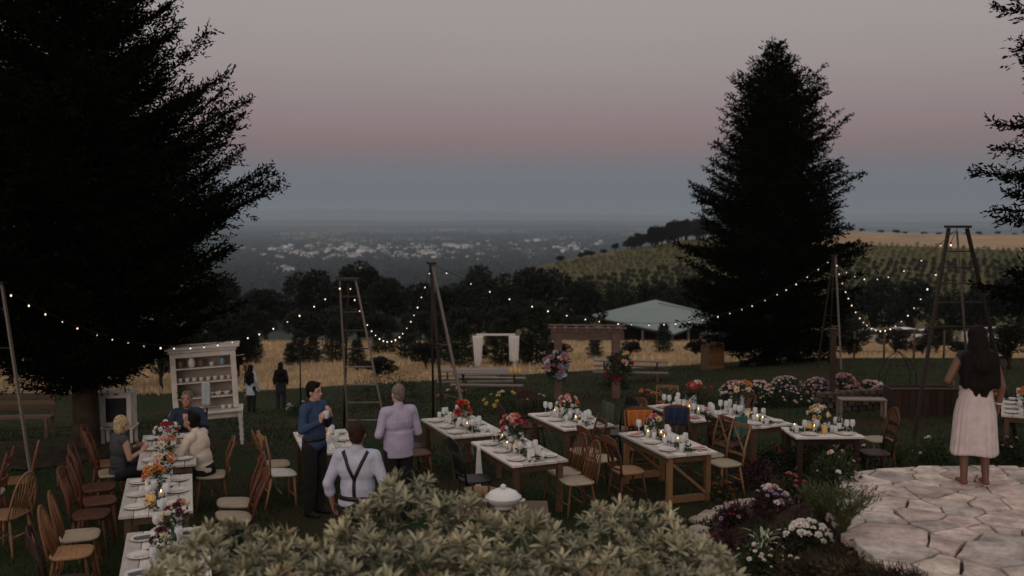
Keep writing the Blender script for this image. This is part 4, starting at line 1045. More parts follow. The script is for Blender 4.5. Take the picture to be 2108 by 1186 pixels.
# ------------------------------------------------------------------ wooden arbor
WD['arbor'] = wood('arbor_wood', (.15, .092, .075), (.085, .052, .043))
ab = Vector((2.08, 27.4, 0)); ab.z = terr(ab.x, ab.y); arz = math.radians(-3)
r = thing('wooden_arbor', 'heavy brown wooden arbor with flowers on both posts', 'arbor', ab, arz)
AH = at(1205, 676, 27.4).z - ab.z
for sx_ in (-1, 1):
    for sy in (-1, 1):
        b = MB(); b.box((sx_ * .80, sy * .28, AH / 2 - .15), (.21, .16, AH + .1)); b.build('post', WD['arbor'], r)
    b = MB(); b.box((sx_ * .80, 0, AH * .55), (.10, .42, .08)); b.build('cross_rail', WD['arbor'], r)
for sy in (-1, 1): b = MB(); b.box((0, sy * .29, AH - .16), (2.0, .09, .24)); b.build('lintel', WD['arbor'], r)
for k in range(7): b = MB(); b.box((-.9 + .3 * k, 0, AH - .005), (.07, .95, .06)); b.build('rafter', WD['arbor'], r)
for k in range(2): b = MB(); b.box((0, -.35 + .7 * k, AH + .045), (2.15, .10, .035)); b.build('top_board', WD['arbor'], r)

# flowers
PET = {}
def petal_mat(name, c, c2=None): PET[name] = mat('petal_' + name, c, .8, .25, 12, col2=c2)
for nm, c in dict(red=(.45, .05, .03), coral=(.62, .20, .12), orange=(.60, .24, .06), pink=(.55, .16, .20), blush=(.68, .44, .40), white=(.78, .74, .70), cream=(.70, .62, .46), lilac=(.40, .28, .42), plum=(.10, .03, .05), blue=(.30, .36, .45), yellow=(.65, .45, .12), crimson=(.32, .02, .04)).items(): petal_mat(nm, c)
def dahlia(seed, R=.05, n=34):
    r_ = np.random.RandomState(seed); k = np.arange(n); ph = k * 2.39996; el = np.linspace(.05, 1.35, n)
    d_ = np.stack([np.cos(ph) * np.cos(el), np.sin(ph) * np.cos(el), np.sin(el)], 1)
    B = d_ * R * .25; return cards(B, d_ + r_.normal(0, .08, (n, 3)), np.full(n, R * .85) * (1.1 - .35 * el / 1.35), np.full(n, R * .55), r_, .15)
DM = {nm: [quad_mesh('flower', dahlia(k, 1.0), m) for k in range(2)] for nm, m in PET.items()}
M['stem'] = foliage('stem', (.035, .055, .02), (.02, .032, .012), 4)
M['glass_vase'] = mat('glass_vase', (.30, .34, .34), .15, .1, 8, spec=.6)
M['copper'] = mat('copper_vase', (.36, .22, .15), .35, .2, 8, metal=.5)
def bouquet_parts(r_, z, rad, n, cols, seed, size=.05, leaf=90):
    rr_ = random.Random(seed)
    Q = leaf_cloud(leaf, (0, 0, z - rad * .15), (rad * .95, rad * .95, rad * .8), rad * .42, seed)
    link('foliage', quad_mesh('foliage', Q, M['stem']), r_)['kind'] = 'stuff'
    for k in range(n):
        th = k * 2.39996 + rr_.random(); el = rr_.uniform(.1, 1.45); rd = rad * rr_.uniform(.75, 1.05)
        v_ = Vector((math.cos(th) * math.cos(el), math.sin(th) * math.cos(el), math.sin(el)))
        f_ = link('flower', DM[rr_.choice(cols)][k % 2], r_, v_ * rd + Vector((0, 0, z)), rot=v_.to_track_quat('Z', 'Y').to_euler()); s_ = size * rr_.uniform(.7, 1.25); f_.scale = (s_, s_, s_)
for (dx, nm, cols, n, lab) in ((-.84, 'post_flowers', ['blue', 'white', 'blush', 'pink', 'lilac'], 34, 'large pale blue and pink flower cluster on the left arbor post'), (.86, 'post_greenery', ['plum', 'crimson', 'blush'], 9, 'dark greenery cluster with few blooms on the right arbor post')):
    w_ = Matrix.Rotation(arz, 4, 'Z') @ Vector((dx, -.30, 0)) + ab + Vector((0, 0, AH * .48))
    r = thing(nm, lab, 'flowers', w_)
    rr_ = random.Random(n)
    Q = leaf_cloud(700, (0, -.02, .0), (.34, .22, .42), .12, n); link('foliage', quad_mesh('foliage', Q, M['stem']), r)['kind'] = 'stuff'
    for k in range(n):
        v_ = Vector((rr_.gauss(0, .6), -abs(rr_.gauss(.6, .3)), rr_.gauss(.1, .55))).normalized()
        f_ = link('flower', DM[rr_.choice(cols)][k % 2], r, Vector((v_.x * .36, v_.y * .24, v_.z * .40)), rot=v_.to_track_quat('Z', 'Y').to_euler()); s_ = rr_.uniform(.06, .11); f_.scale = (s_,) * 3

# ------------------------------------------------------------------ draped frame far down the lawn
dfp = Vector((-.82, 50.5, 0)); dfp.z = terr(dfp.x, dfp.y)
r = thing('draped_frame', 'far white wooden frame with a rail, standing at the field edge', 'frame', dfp, 0)
TH = at(1020, 689, 50.5).z - dfp.z
for sx_ in (-1, 1): b = MB(); b.box((sx_ * .95, 0, TH / 2 - .1), (.07, .07, TH + .2)); b.build('post', M['white_paint'], r)
b = MB(); b.box((0, 0, TH), (2.0, .08, .09)); b.build('top_rail', M['white_paint'], r)
cloth('drape', 'white drape tied to the left post of the far frame', 'drape', dfp + Vector((-.92, -.06, TH - .05)), 0, .55, 1.65, M['whitecloth'], 3, .05, .55)
cloth('drape', 'white drape tied to the right post of the far frame', 'drape', dfp + Vector((.92, -.06, TH - .05)), 0, .55, 1.35, M['whitecloth'], 3, .05, .8)

# ------------------------------------------------------------------ pavilion with the blue green roof
M['roof_teal'] = mat('roof_teal', (.165, .215, .205), .55, .08, .4, spec=.4)
pv_c = place(1352, 128); pvz = pv_c.z
r = thing('pavilion', 'open pavilion with a broad blue green hip roof', 'pavilion', pv_c, 0)
ez = at(1225, 651, 128).z - pvz; azp = at(1355, 620, 128).z - pvz
cor = [(-8.6, 1.0), (-.8, -19), (8.6, .6), (.5, 14)]
def roof_panel(a, b_, name='roof_panel'):
    m_ = MB(); n = Vector((0, 0, azp)); V = [(a[0], a[1], ez), (b_[0], b_[1], ez), (.2, 2.2, azp), (.0, -1.5, azp)]
    V2 = [(x, y, z - .14) for x, y, z in V]; m_.add(V + V2, [(0, 1, 2, 3), (7, 6, 5, 4), (0, 4, 5, 1), (1, 5, 6, 2), (2, 6, 7, 3), (3, 7, 4, 0)]); m_.build(name, M['roof_teal'], r)
for k in range(4): roof_panel(cor[k], cor[(k + 1) % 4])
for k in range(4):
    a, b_ = cor[k], cor[(k + 1) % 4]
    for t_ in (0, .33, .66): b = MB(); x, y = (a[0] + (b_[0] - a[0]) * t_) * .93, (a[1] + (b_[1] - a[1]) * t_) * .93; b.box((x, y, ez / 2 - .3), (.22, .22, ez + .5)); b.build('post', WD['grey_wood'], r)
    b = MB(); b.bar((a[0] * .96, a[1] * .96, ez - .28), (b_[0] * .96, b_[1] * .96, ez - .28), .1, .22); b.build('eave_beam', WD['brown'], r)
wbox_ = MB(); wbox_.box((0, 4, ez / 2 - .6), (8.5, 5, ez + .2)); wbox_.build('shade_block', WD['dark'], r)  # dark block added to stand for the shade under the open roof
sp = place(1500, 122)
r = thing('lean_to', 'low dark lean-to shed joined to the pavilion at right', 'shed', sp, 0)
e2 = at(1500, 680, 122).z - sp.z; e3 = at(1500, 655, 126).z - sp.z
b = MB(); b.add([(-4.2, -4, e2), (4.6, -4, e2), (4.6, 3, e3), (-4.2, 3, e3), (-4.2, -4, e2 - .15), (4.6, -4, e2 - .15), (4.6, 3, e3 - .15), (-4.2, 3, e3 - .15)], [(0, 1, 2, 3), (7, 6, 5, 4), (0, 4, 5, 1), (1, 5, 6, 2), (2, 6, 7, 3), (3, 7, 4, 0)]); b.build('roof', M['black_paint'], r)
for x in (-4, -1.2, 1.6, 4.4): b = MB(); b.box((x, -3.8, e2 / 2 - .3), (.2, .2, e2 + .3)); b.build('post', WD['grey_wood'], r)
b = MB(); b.box((.2, 2.8, e3 / 2 - .3), (8.6, .12, e3 + .2)); b.build('back_wall', WD['dark'], r)

# ------------------------------------------------------------------ things farther down the lawn
def wbox(name, c, d_, parent, m, rot=None): b = MB(); b.box((0, 0, 0), d_); return b.build(name, m, parent, False, c, rot=rot)
def picnic(name, label, x, y, rz, L, cat='table', h=.74):
    r_ = thing(name, label, cat, (x, y, terr(x, y)), math.radians(rz))
    for k in range(4): wbox('plank', (0, -.27 + .18 * k, h), (L, .165, .04), r_, WD['grey_wood'])
    for sx_ in (-1, 1):
        for s_ in (-1, 1): b = MB(); b.bar((sx_ * L * .36, s_ * .34, -.05), (sx_ * L * .36, -s_ * .20, h - .03), .09, .045, (1, 0, 0)); b.build('leg', WD['brown'], r_)
    for s_ in (-1, 1):
        wbox('bench_plank', (0, s_ * .70, .44), (L, .24, .04), r_, WD['grey_wood'])
        for sx_ in (-1, 1): wbox('bench_leg', (sx_ * L * .36, s_ * .70, .20), (.06, .2, .48), r_, WD['brown'])
    return r_
picnic('picnic_table', 'long weathered picnic table left of the arbor', -1.35, 35.5, 4, 2.7)
picnic('picnic_table', 'nearer low picnic table below the draped frame', -.75, 31.8, -4, 2.3)
picnic('picnic_table', 'picnic table seen through and right of the arbor', 3.9, 32.5, -6, 2.4)
M['amber'] = mat('amber_jar', (.45, .26, .08), .25, .2, 5, spec=.5, emit=((1.0, .55, .15), .10))  # amber glass with a faint glow added, as if lit from inside
for k, (px, y, zz) in enumerate([(1052, 31.6, .761), (1062, 31.55, .761), (1070, 31.5, .761), (1310, 32.3, .761), (1328, 32.35, .761), (1345, 32.25, .761), (1362, 32.4, .761)]):
    x = (px - 1054) / 2050 * y
    base_y = 31.8 if k < 3 else 32.5; bx_ = (-.75 if k < 3 else 3.9)
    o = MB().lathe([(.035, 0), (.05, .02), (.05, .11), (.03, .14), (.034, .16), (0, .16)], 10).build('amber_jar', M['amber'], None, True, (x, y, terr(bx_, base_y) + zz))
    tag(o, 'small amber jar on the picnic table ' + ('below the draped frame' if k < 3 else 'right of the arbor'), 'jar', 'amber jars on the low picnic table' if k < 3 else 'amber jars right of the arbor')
# tall wooden crate box by the fir
g = place(1470, 36.5); r = thing('wooden_box', 'tall slatted wooden box standing left of the fir', 'box', g, math.radians(20))
bh = at(1470, 708, 36.5).z - g.z
for k in range(6): wbox('slat', (0, -.26, .07 + (bh - .1) * k / 5.6 + .03), (.62, .025, bh / 6.6), r, WD['oak'])
for sx_ in (-1, 1): wbox('side_board', (sx_ * .32, 0, bh / 2 - .03), (.03, .54, bh + .06), r, WD['brown'])
wbox('top_board', (0, 0, bh + .02), (.70, .58, .035), r, WD['brown']); wbox('back_board', (0, .262, bh / 2), (.60, .02, bh - .02), r, WD['brown'])
# dark post with a lantern box
g = place(1720, 22.6); r = thing('dark_post', 'thick black wooden post beside the far ladder', 'post', g); ph_ = at(1720, 680, 22.6).z - g.z
wbox('shaft', (0, 0, ph_ / 2 - .1), (.11, .11, ph_ + .2), r, WD['dark']); wbox('post_cap', (0, 0, ph_ + .02), (.16, .16, .04), r, WD['dark']); wbox('base_collar', (0, 0, .12), (.15, .15, .3), r, WD['dark'])
# low stacked stone wall round the right flower bed
r = thing('stone_wall', 'low dark stacked stone wall right of the pink flowers', 'wall', (0, 0, 0))
rr = random.Random(9)
for lay in range(4):
    for k in range(11):
        px = 1690 + k * 15 + (lay % 2) * 7; y = 22.4 + .06 * k; x = (px - 1054) / 2050 * y
        o = link('stone', slabs[rr.randrange(5)], r, (x, y + rr.uniform(-.03, .03), terr(x, y) + .05 + .115 * lay), rr.uniform(-.08, .08)); o.scale = (.162 * rr.uniform(.85, 1.05), .26, .112)
# white bench
g = place(1782, 21.4); r = thing('slatted_bench', 'low pale slatted bench by the stone wall', 'bench', g, math.radians(-4))
for k in range(3): wbox('seat_slat', (0, -.12 + .12 * k, .42), (1.0, .09, .03), r, WD['grey_wood'])
for sx_ in (-1, 1):
    for sy in (-1, 1): wbox('leg', (sx_ * .47, sy * .13, .18), (.05, .05, .46), r, WD['grey_wood'])
# raised planter and wire cloche
g = place(1905, 21.8); r = thing('raised_planter', 'dark raised wooden planter behind the tall ladder foot', 'planter', g, 0)
for k in range(9): wbox('board', (-.62 + .155 * k, -.3, .28), (.145, .03, .62), r, WD['dark'])
wbox('board', (0, .3, .28), (1.4, .03, .62), r, WD['dark']); wbox('rim', (0, -.3, .60), (1.46, .07, .03), r, WD['dark']); wbox('soil', (0, 0, .52), (1.38, .56, .06), r, M['soil'])
for s_ in (-1, 1): wbox('board', (s_ * .705, 0, .28), (.03, .6, .62), r, WD['dark'])
g = place(1856, 25.5); r = thing('wire_cloche', 'tall pointed wire trellis arch over the dry grass', 'trellis', g); hh = at(1856, 724, 25.5).z - g.z
for s_ in (-1, 1):
    for y_ in (-.2, .2):
        b = MB(); b.tube([(s_ * .42, y_, -.05), (s_ * .40, y_, hh * .45), (s_ * .24, y_, hh * .8), (0, y_ * .2, hh)], .012, 5); b.build('hoop', M['iron'], r, True)
for t_ in (.2, .45, .68): b = MB(); w_ = .41 if t_ < .5 else .32; b.tube([(-w_, -.2, hh * t_), (w_, -.2, hh * t_)], .007, 4); b.build('cross_wire', M['iron'], r)
# wire fence at the field edge on the right
fx = thing('wire_fence', 'post and wire fence along the dry field at right', 'fence', (0, 0, 0)); fp = []
for k in range(9):
    px = 1640 + k * 62; g = place(px, 41 - .4 * k); fp.append(g); b = MB(); b.tube([(0, 0, -.2), (0, 0, 1.15)], [.045, .038], 6); b.build('fence_post', WD['brown'], fx, True, g)
for z in (.35, .7, 1.05): MB().tube([q + Vector((0, -.05, z)) for q in fp], .008, 4).build('wire', M['iron'], fx)
# wooden bench at the left edge behind the big tree
g = place(28, 20.5); r = thing('garden_bench', 'dark wooden bench at the left edge beyond the chairs', 'bench', g, math.radians(6))
for k in range(3): wbox('back_slat', (0, .2, .58 + .12 * k), (1.3, .025, .09), r, WD['brown'])
for k in range(3): wbox('seat_slat', (0, -.14 + .13 * k, .43), (1.3, .11, .03), r, WD['brown'])
for sx_ in (-1, 1): wbox('leg', (sx_ * .58, -.18, .2), (.06, .06, .5), r, WD['brown']); wbox('leg', (sx_ * .58, .225, .42), (.06, .05, .94), r, WD['brown'])
# parked cars far off at right, between the trees
M['car_white'] = mat('car_white', (.72, .72, .72), .35, .03, 1, spec=.5); M['car_silver'] = mat('car_silver', (.45, .44, .42), .3, .03, 1, metal=.4); M['car_glass'] = mat('car_glass', (.02, .022, .025), .1, 0, spec=.6)
M['tyre'] = mat('tyre', (.012, .012, .012), .8, 0); M['rim_metal'] = mat('rim_metal', (.4, .4, .4), .3, 0, metal=.8)
def car(label, px, y, rz, m):
    g = place(px, y); r_ = thing('parked_car', label, 'car', g, math.radians(rz), 'cars parked between the far trees')
    def loft(secs, nm, mm):
        V = []; F = []
        for x, w, z0, z1 in secs: V += [(x, -w, z0), (x, w, z0), (x, w * .96, z1), (x, -w * .96, z1)]
        for k in range(len(secs) - 1):
            for q in range(4): a = k * 4 + q; c = k * 4 + (q + 1) % 4; F.append((a, c, c + 4, a + 4))
        e = 4 * (len(secs) - 1); F += [(3, 2, 1, 0), (e, e + 1, e + 2, e + 3)]
        b = MB(); b.add(V, F); return b.build(nm, mm, r_)
    loft([(-2.2, .80, .35, .75), (-2.1, .86, .28, .92), (-1.2, .88, .24, 1.0), (.9, .88, .24, 1.0), (1.9, .86, .26, .88), (2.2, .78, .35, .70)], 'body', m)
    loft([(-1.75, .74, .95, 1.0), (-1.15, .70, .98, 1.40), (.1, .70, .98, 1.46), (.55, .70, .98, 1.40), (1.15, .76, .95, 1.0)], 'cabin', M['car_glass'])
    loft([(-1.1, .66, 1.40, 1.44), (.1, .66, 1.455, 1.49), (.5, .64, 1.40, 1.44)], 'roof', m)
    for x in (-1.35, 1.35):
        for s_ in (-1, 1):
            w_ = thing('wheel', None, None, (x, s_ * .80, .32)); w_.parent = r_; w_.rotation_euler = (PI / 2, 0, 0)
            MB().lathe([(.2, -.09), (.30, -.10), (.32, -.05), (.32, .05), (.30, .10), (.2, .09)], 16).build('tyre', M['tyre'], w_, True); MB().lathe([(0, -.085), (.21, -.08), (.21, .08), (0, .085)], 12).build('rim', M['rim_metal'], w_)
car('white car, largest of those parked between the far right trees', 1872, 88, 8, M['car_white'])
car('white car beside the left rail of the tall ladder', 1925, 92, 12, M['car_white'])
car('silver car low between the rails of the tall right ladder', 2045, 86, -10, M['car_silver'])
car('pale car under the deep string of bulbs', 1800, 90, 4, M['car_silver'])
# ------------------------------------------------------------------ things on the tables
def glass_mat(name, c, a):
    m = bpy.data.materials.new(name); m.use_nodes = True; t = m.node_tree; b = t.nodes['Principled BSDF']
    b.inputs['Base Color'].default_value = c + (1,); b.inputs['Roughness'].default_value = .08; b.inputs['Alpha'].default_value = a; b.inputs['Specular IOR Level'].default_value = .8; return m
M['glass'] = glass_mat('glass', (.80, .81, .82), .48); M['green_glass'] = glass_mat('green_glass', (.03, .06, .03), .9)  # clear glass made pale and half opaque, whiteness painting in the glints
M['linen'] = mat('linen', (.62, .58, .54), .95, .08, 20, bump=.3); M['rose_linen'] = mat('rose_linen', (.55, .22, .22), .95, .1, 20, bump=.3); M['grey_linen'] = mat('grey_linen', (.10, .10, .12), .95, .1, 20, bump=.3)
M['wax'] = mat('wax', (.72, .64, .52), .5, .05, 10); M['flame'] = mat('flame', (1, .6, .2), .5, 0, emit=((1.0, .60, .22), 6.0))
M['paper'] = mat('paper', (.68, .65, .61), .9, .05, 20); M['steel'] = mat('steel', (.45, .43, .41), .25, .1, 20, metal=.9)
M['wine'] = mat('wine', (.10, .012, .02), .1, 0, spec=.6)
ITEM = {}
def lathe_me(nm, prof, m, n=14): return MB().lathe(prof, n).mesh(nm, m, True)
ITEM['plate'] = [('rim', lathe_me('rim', [(.075, .004), (.115, .014), (.13, .019), (.128, .022), (.11, .018), (.08, .009)], M['china'], 20)), ('well', lathe_me('well', [(0, 0), (.07, 0), (.082, .006), (.078, .009), (0, .007)], M['china'], 20))]
ITEM['wine_glass'] = [('bowl', lathe_me('bowl', [(.006, .085), (.03, .10), (.041, .13), (.040, .165), (.033, .20), (.031, .20), (.038, .165), (.039, .13), (.028, .103), (0, .09)], M['glass'])),
                      ('stem', lathe_me('stem', [(.034, 0), (.033, .004), (.008, .009), (.0045, .02), (.0045, .085), (.007, .09)], M['glass']))]
ITEM['tumbler'] = [('cup', lathe_me('cup', [(.028, 0), (.032, .01), (.037, .11), (.035, .11), (.030, .012), (0, .012)], M['glass'])), ('drink', lathe_me('drink', [(.0, .014), (.029, .014), (.032, .06), (0, .06)], M['glass']))]
ITEM['red_glass'] = [('bowl', ITEM['wine_glass'][0][1]), ('stem', ITEM['wine_glass'][1][1]), ('wine', lathe_me('wine', [(0, .095), (.026, .105), (.036, .13), (.036, .15), (0, .15)], M['wine']))]
ITEM['bottle'] = [('body', lathe_me('body', [(.034, 0), (.037, .01), (.037, .18), (.03, .215), (.014, .245), (.013, .295), (.015, .30), (.0, .30)], M['green_glass'])), ('bottle_label', lathe_me('bottle_label', [(.0375, .06), (.0378, .07), (.0378, .14), (.0375, .15)], M['paper']))]
ITEM['candle'] = [('wax', lathe_me('wax', [(.03, 0), (.031, .085), (.024, .09), (0, .082)], M['wax'], 12)), ('flame', lathe_me('flame', [(.0, .085), (.006, .095), (.004, .108), (0, .12)], M['flame'], 8))]
b = MB(); b.tube([(-.09, 0, .006), (.09, 0, .006)], .004, 5); b.box((.075, 0, .006), (.06, .018, .006)); ITEM['fork'] = [(None, b.mesh('fork', M['steel']))]
def napkin_mesh(m):
    b = MB(); V = []; 
    for x, y, z in ((-.045, -.11, 0), (.045, -.11, 0), (.05, .11, 0), (-.04, .11, 0), (-.04, -.105, .018), (.04, -.10, .022), (.045, .105, .016), (-.035, .10, .024)): V.append((x, y, z))
    b.add(V, [(3, 2, 1, 0), (4, 5, 6, 7), (0, 1, 5, 4), (1, 2, 6, 5), (2, 3, 7, 6), (3, 0, 4, 7)]); return b.mesh('napkin', m)
for nm, mm in (('napkin', 'linen'), ('rose_napkin', 'rose_linen'), ('grey_napkin', 'grey_linen')): ITEM[nm] = [(None, napkin_mesh(M[mm]))]
b = MB(); b.add([(-.05, -.02, 0), (.05, -.02, 0), (.05, .0, .14), (-.05, .0, .14), (-.05, .02, 0), (.05, .02, 0), (.05, .001, .141), (-.05, .001, .141)], [(0, 1, 2, 3), (5, 4, 7, 6), (3, 2, 6, 7), (0, 3, 7, 4), (1, 5, 6, 2), (0, 4, 5, 1)]); ITEM['card'] = [(None, b.mesh('card', M['paper']))]
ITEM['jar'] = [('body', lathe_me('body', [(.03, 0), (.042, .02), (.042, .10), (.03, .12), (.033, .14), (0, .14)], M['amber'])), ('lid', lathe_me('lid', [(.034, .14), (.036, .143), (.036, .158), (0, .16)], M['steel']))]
NAMES = dict(plate=('dinner_plate', 'plate', 'white dinner plate'), wine_glass=('wine_glass', 'glass', 'clear stemmed glass'), tumbler=('tumbler', 'glass', 'short clear tumbler'), red_glass=('wine_glass', 'glass', 'stemmed glass of red wine'),
             bottle=('wine_bottle', 'bottle', 'green wine bottle'), candle=('candle', 'candle', 'lit pillar candle'), fork=('fork', 'fork', 'steel fork'), napkin=('napkin', 'napkin', 'folded white napkin'),
             rose_napkin=('napkin', 'napkin', 'folded rose red napkin'), grey_napkin=('napkin', 'napkin', 'folded dark grey napkin'), card=('menu_card', 'card', 'standing white menu card'), jar=('amber_jar', 'jar', 'small amber jar'))
def put(kind, tk, u, v, rz=0, dz=0, s=1.0):
    T_ = TABLES[tk]; ca_, sa_ = math.cos(T_['ang']), math.sin(T_['ang']); x = T_['c'][0] + u * ca_ - v * sa_; y = T_['c'][1] + u * sa_ + v * ca_
    nm, cat, lab = NAMES[kind]; label = f"{lab} on the {T_['phrase']}"; grp = f"{lab} group on the {T_['phrase']}"
    loc = (x, y, T_['top'] + dz + .001); pr = ITEM[kind]
    if len(pr) == 1 and pr[0][0] is None: o_ = link(nm, pr[0][1], None, loc, T_['ang'] + rz); tag(o_, label, cat, grp)
    else:
        o_ = thing(nm, label, cat, loc, T_['ang'] + rz, grp)
        for pn, me in pr: link(pn, me, o_)
    o_.scale = (s, s, s); return o_
def vase(tk, u, v, cols, rad, label, seed, vm='glass_vase', n=12, size=.05, vh=.16, vr=.045):
    T_ = TABLES[tk]; ca_, sa_ = math.cos(T_['ang']), math.sin(T_['ang']); x = T_['c'][0] + u * ca_ - v * sa_; y = T_['c'][1] + u * sa_ + v * ca_
    r_ = thing('flower_vase', label, 'flower vase', (x, y, T_['top'] + .001), 0, 'flower arrangements on the tables')
    MB().lathe([(vr * .8, 0), (vr, .02), (vr * .95, vh * .7), (vr * .75, vh * .85), (vr * .9, vh), (vr * .7, vh * .98), (0, vh * .9)], 14).build('vase', M[vm], r_, True)
    bouquet_parts(r_, vh + rad * .35, rad, n, cols, seed, size); return r_
def settings(tk, n, seed, nap='napkin', left=True, right=True, ends=False):
    T_ = TABLES[tk]; rr_ = random.Random(seed); sp_ = T_['L'] / n
    for s_ in (-1, 1):
        for k in range(n):
            u = -T_['L'] / 2 + sp_ * (k + .5) + rr_.uniform(-.04, .04); v = s_ * (T_['W'] / 2 - .17)
            put('plate', tk, u, v); put(rr_.choice([nap, nap, 'napkin']), tk, u + rr_.uniform(-.02, .02), v, rr_.uniform(-.4, .4), .012, .8)
            put(rr_.choice(['wine_glass', 'wine_glass', 'tumbler', 'red_glass']), tk, u + .16 * min(1, sp_ / .4), v - s_ * .12, rr_.random() * 6)
            if rr_.random() < .8: put('tumbler', tk, u - .15 * min(1, sp_ / .4), v - s_ * .14, rr_.random() * 6)
            if rr_.random() < .5: put('wine_glass', tk, u + .05, v - s_ * .16, rr_.random() * 6)
            if rr_.random() < .5: put('fork', tk, u - .17 * min(1, sp_ / .4), v, PI / 2 + rr_.uniform(-.1, .1))
def centre(tk, lst):
    rr_ = random.Random(len(lst) * 7 + int(TABLES[tk]['c'][1] * 10)); used = [(u, v) for _, u, v in lst]; L_ = TABLES[tk]['L']
    for kind in ['wine_glass', 'tumbler', 'candle', 'wine_glass', 'jar', 'tumbler', 'napkin', 'wine_glass']:
        for _ in range(12):
            u, v = rr_.uniform(-L_ / 2 + .08, L_ / 2 - .08), rr_.uniform(-.13, .13)
            if all(math.hypot(u - a_, v - b_) > .085 for a_, b_ in used): used.append((u, v)); lst = lst + [(kind, u, v)]; break
    for kind, u, v in lst: put(kind, tk, u, v, u * 3)
settings('L1', 3, 1, 'grey_napkin'); centre('L1', [('bottle', .05, .05), ('bottle', -.1, -.06), ('candle', .25, -.05), ('card', -.45, .02), ('jar', .42, .06)])
settings('L2', 3, 2, 'napkin'); centre('L2', [('candle', .18, .05), ('candle', -.28, -.04), ('tumbler', .32, 0), ('jar', -.5, .05), ('card', .6, 0)])
settings('L3', 3, 3, 'napkin'); centre('L3', [('candle', -.45, .04), ('candle', .35, .0), ('tumbler', -.65, -.02), ('card', .72, 0), ('jar', -.2, .05)])
settings('M0', 3, 4); centre('M0', [('bottle', .3, .0), ('candle', -.2, .05), ('candle', .1, -.05)])
settings('M1', 3, 5); centre('M1', [('card', .45, .03), ('candle', -.30, .03), ('bottle', .25, -.06), ('wine_glass', -.5, .02)])
settings('M2', 3, 6, 'napkin'); centre('M2', [('card', -.55, .05), ('card', -.4, -.12), ('candle', .55, .0), ('bottle', .45, -.08), ('candle', -.2, -.1)])
settings('M3', 3, 7); centre('M3', [('candle', -.3, .05), ('candle', .25, -.05), ('card', -.5, 0), ('bottle', .4, .05)])
settings('M4', 3, 8, 'rose_napkin'); centre('M4', [('candle', -.25, -.06), ('candle', -.05, .05), ('candle', .2, -.03), ('bottle', .5, .05), ('wine_glass', -.5, 0)])
settings('M5', 3, 9, 'rose_napkin'); centre('M5', [('candle', -.3, .05), ('card', .4, .0), ('bottle', .25, -.05), ('candle', .1, .1)])
settings('M6', 3, 10); centre('M6', [('candle', -.35, .05), ('bottle', .35, -.04), ('card', .5, .04)])
settings('M7', 2, 11); centre('M7', [('card', .1, .05), ('candle', -.12, .0), ('bottle', .25, -.05), ('jar', 0, -.12)])
settings('R', 4, 12); centre('R', [('candle', -.55, .05), ('bottle', .3, .0), ('candle', -.1, .05), ('card', -.35, -.05)])
settings('LL', 3, 13); centre('LL', [('candle', .2, 0)])
vase('L1', .46, -.10, ['plum', 'crimson', 'coral', 'cream'], .15, 'dark leafy bouquet on the nearest table at lower left', 1, n=9)
vase('L1', -.28, .03, ['plum', 'cream', 'blue'], .12, 'small pale and plum bouquet near the lower left shrub', 2, n=8)
vase('L2', -.05, .03, ['coral', 'crimson', 'blush', 'orange'], .13, 'coral bouquet on the middle left table', 3, n=10)
vase('L2', .52, -.06, ['blush', 'orange', 'cream'], .13, 'peach bouquet at the far end of the middle left table', 33, n=10, vm='copper')
vase('L3', .05, .02, ['pink', 'crimson', 'white', 'blush'], .16, 'pink bouquet between the seated guests', 4, n=13)
vase('L3', -.78, .02, ['coral', 'blush', 'cream'], .13, 'coral and cream bouquet at the near end of guests table', 34, n=10)
vase('M1', .0, .0, ['red', 'coral', 'orange'], .16, 'bright coral red bouquet by the leaning pole', 5, n=13, size=.06)
vase('M2', .10, .03, ['pink', 'crimson', 'coral', 'blush', 'red'], .20, 'large pink and red bouquet on the hanging cloth table', 6, n=20, size=.055, vh=.2, vr=.065)
vase('M3', .0, .05, ['coral', 'orange', 'blush', 'white'], .18, 'coral and orange bouquet before the arbor', 7, n=15)
vase('M4', .30, .03, ['cream', 'coral', 'pink'], .13, 'small mixed bouquet on the trestle table', 8, n=10)
vase('M5', -.10, .0, ['red', 'coral', 'blush', 'white'], .17, 'tall coral bouquet on the back table', 9, n=13, vh=.30)
vase('M6', .12, .0, ['orange', 'cream', 'coral'], .18, 'tall orange and cream bouquet behind the small flower bed table', 10, n=12, vh=.34)
vase('M7', -.02, .12, ['white', 'cream', 'yellow'], .17, 'white daisy bouquet on the small flower bed table', 11, n=18, size=.04)
vase('R', -.30, .08, ['coral', 'orange', 'blush'], .16, 'peach bouquet on the table at the right edge', 12, n=12)
for k, tk in enumerate(['L1', 'L2', 'L3', 'M1', 'M2', 'M3', 'M4', 'M5', 'M6', 'M7', 'R']):
    T_ = TABLES[tk]; rs_ = np.random.RandomState(k); n = 260; L_ = T_['L'] * .46
    B = np.stack([rs_.uniform(-L_, L_, n), rs_.normal(0, .045, n), rs_.uniform(.004, .05, n)], 1); D = rs_.normal(0, 1, (n, 3)) * np.array([1, 1, .25]) + np.array([0, 0, .12])
    o = link('greenery_runner', quad_mesh('greenery_runner', cards(B, D, .07 * rs_.uniform(.6, 1.3, n), .026 * rs_.uniform(.6, 1.3, n), rs_), M['stem']), None, (T_['c'][0], T_['c'][1], T_['top'] + .002), T_['ang'])
    tag(o, 'leafy greenery laid along the ' + T_['phrase'], 'greenery', 'leafy runners on the tables', 'stuff')
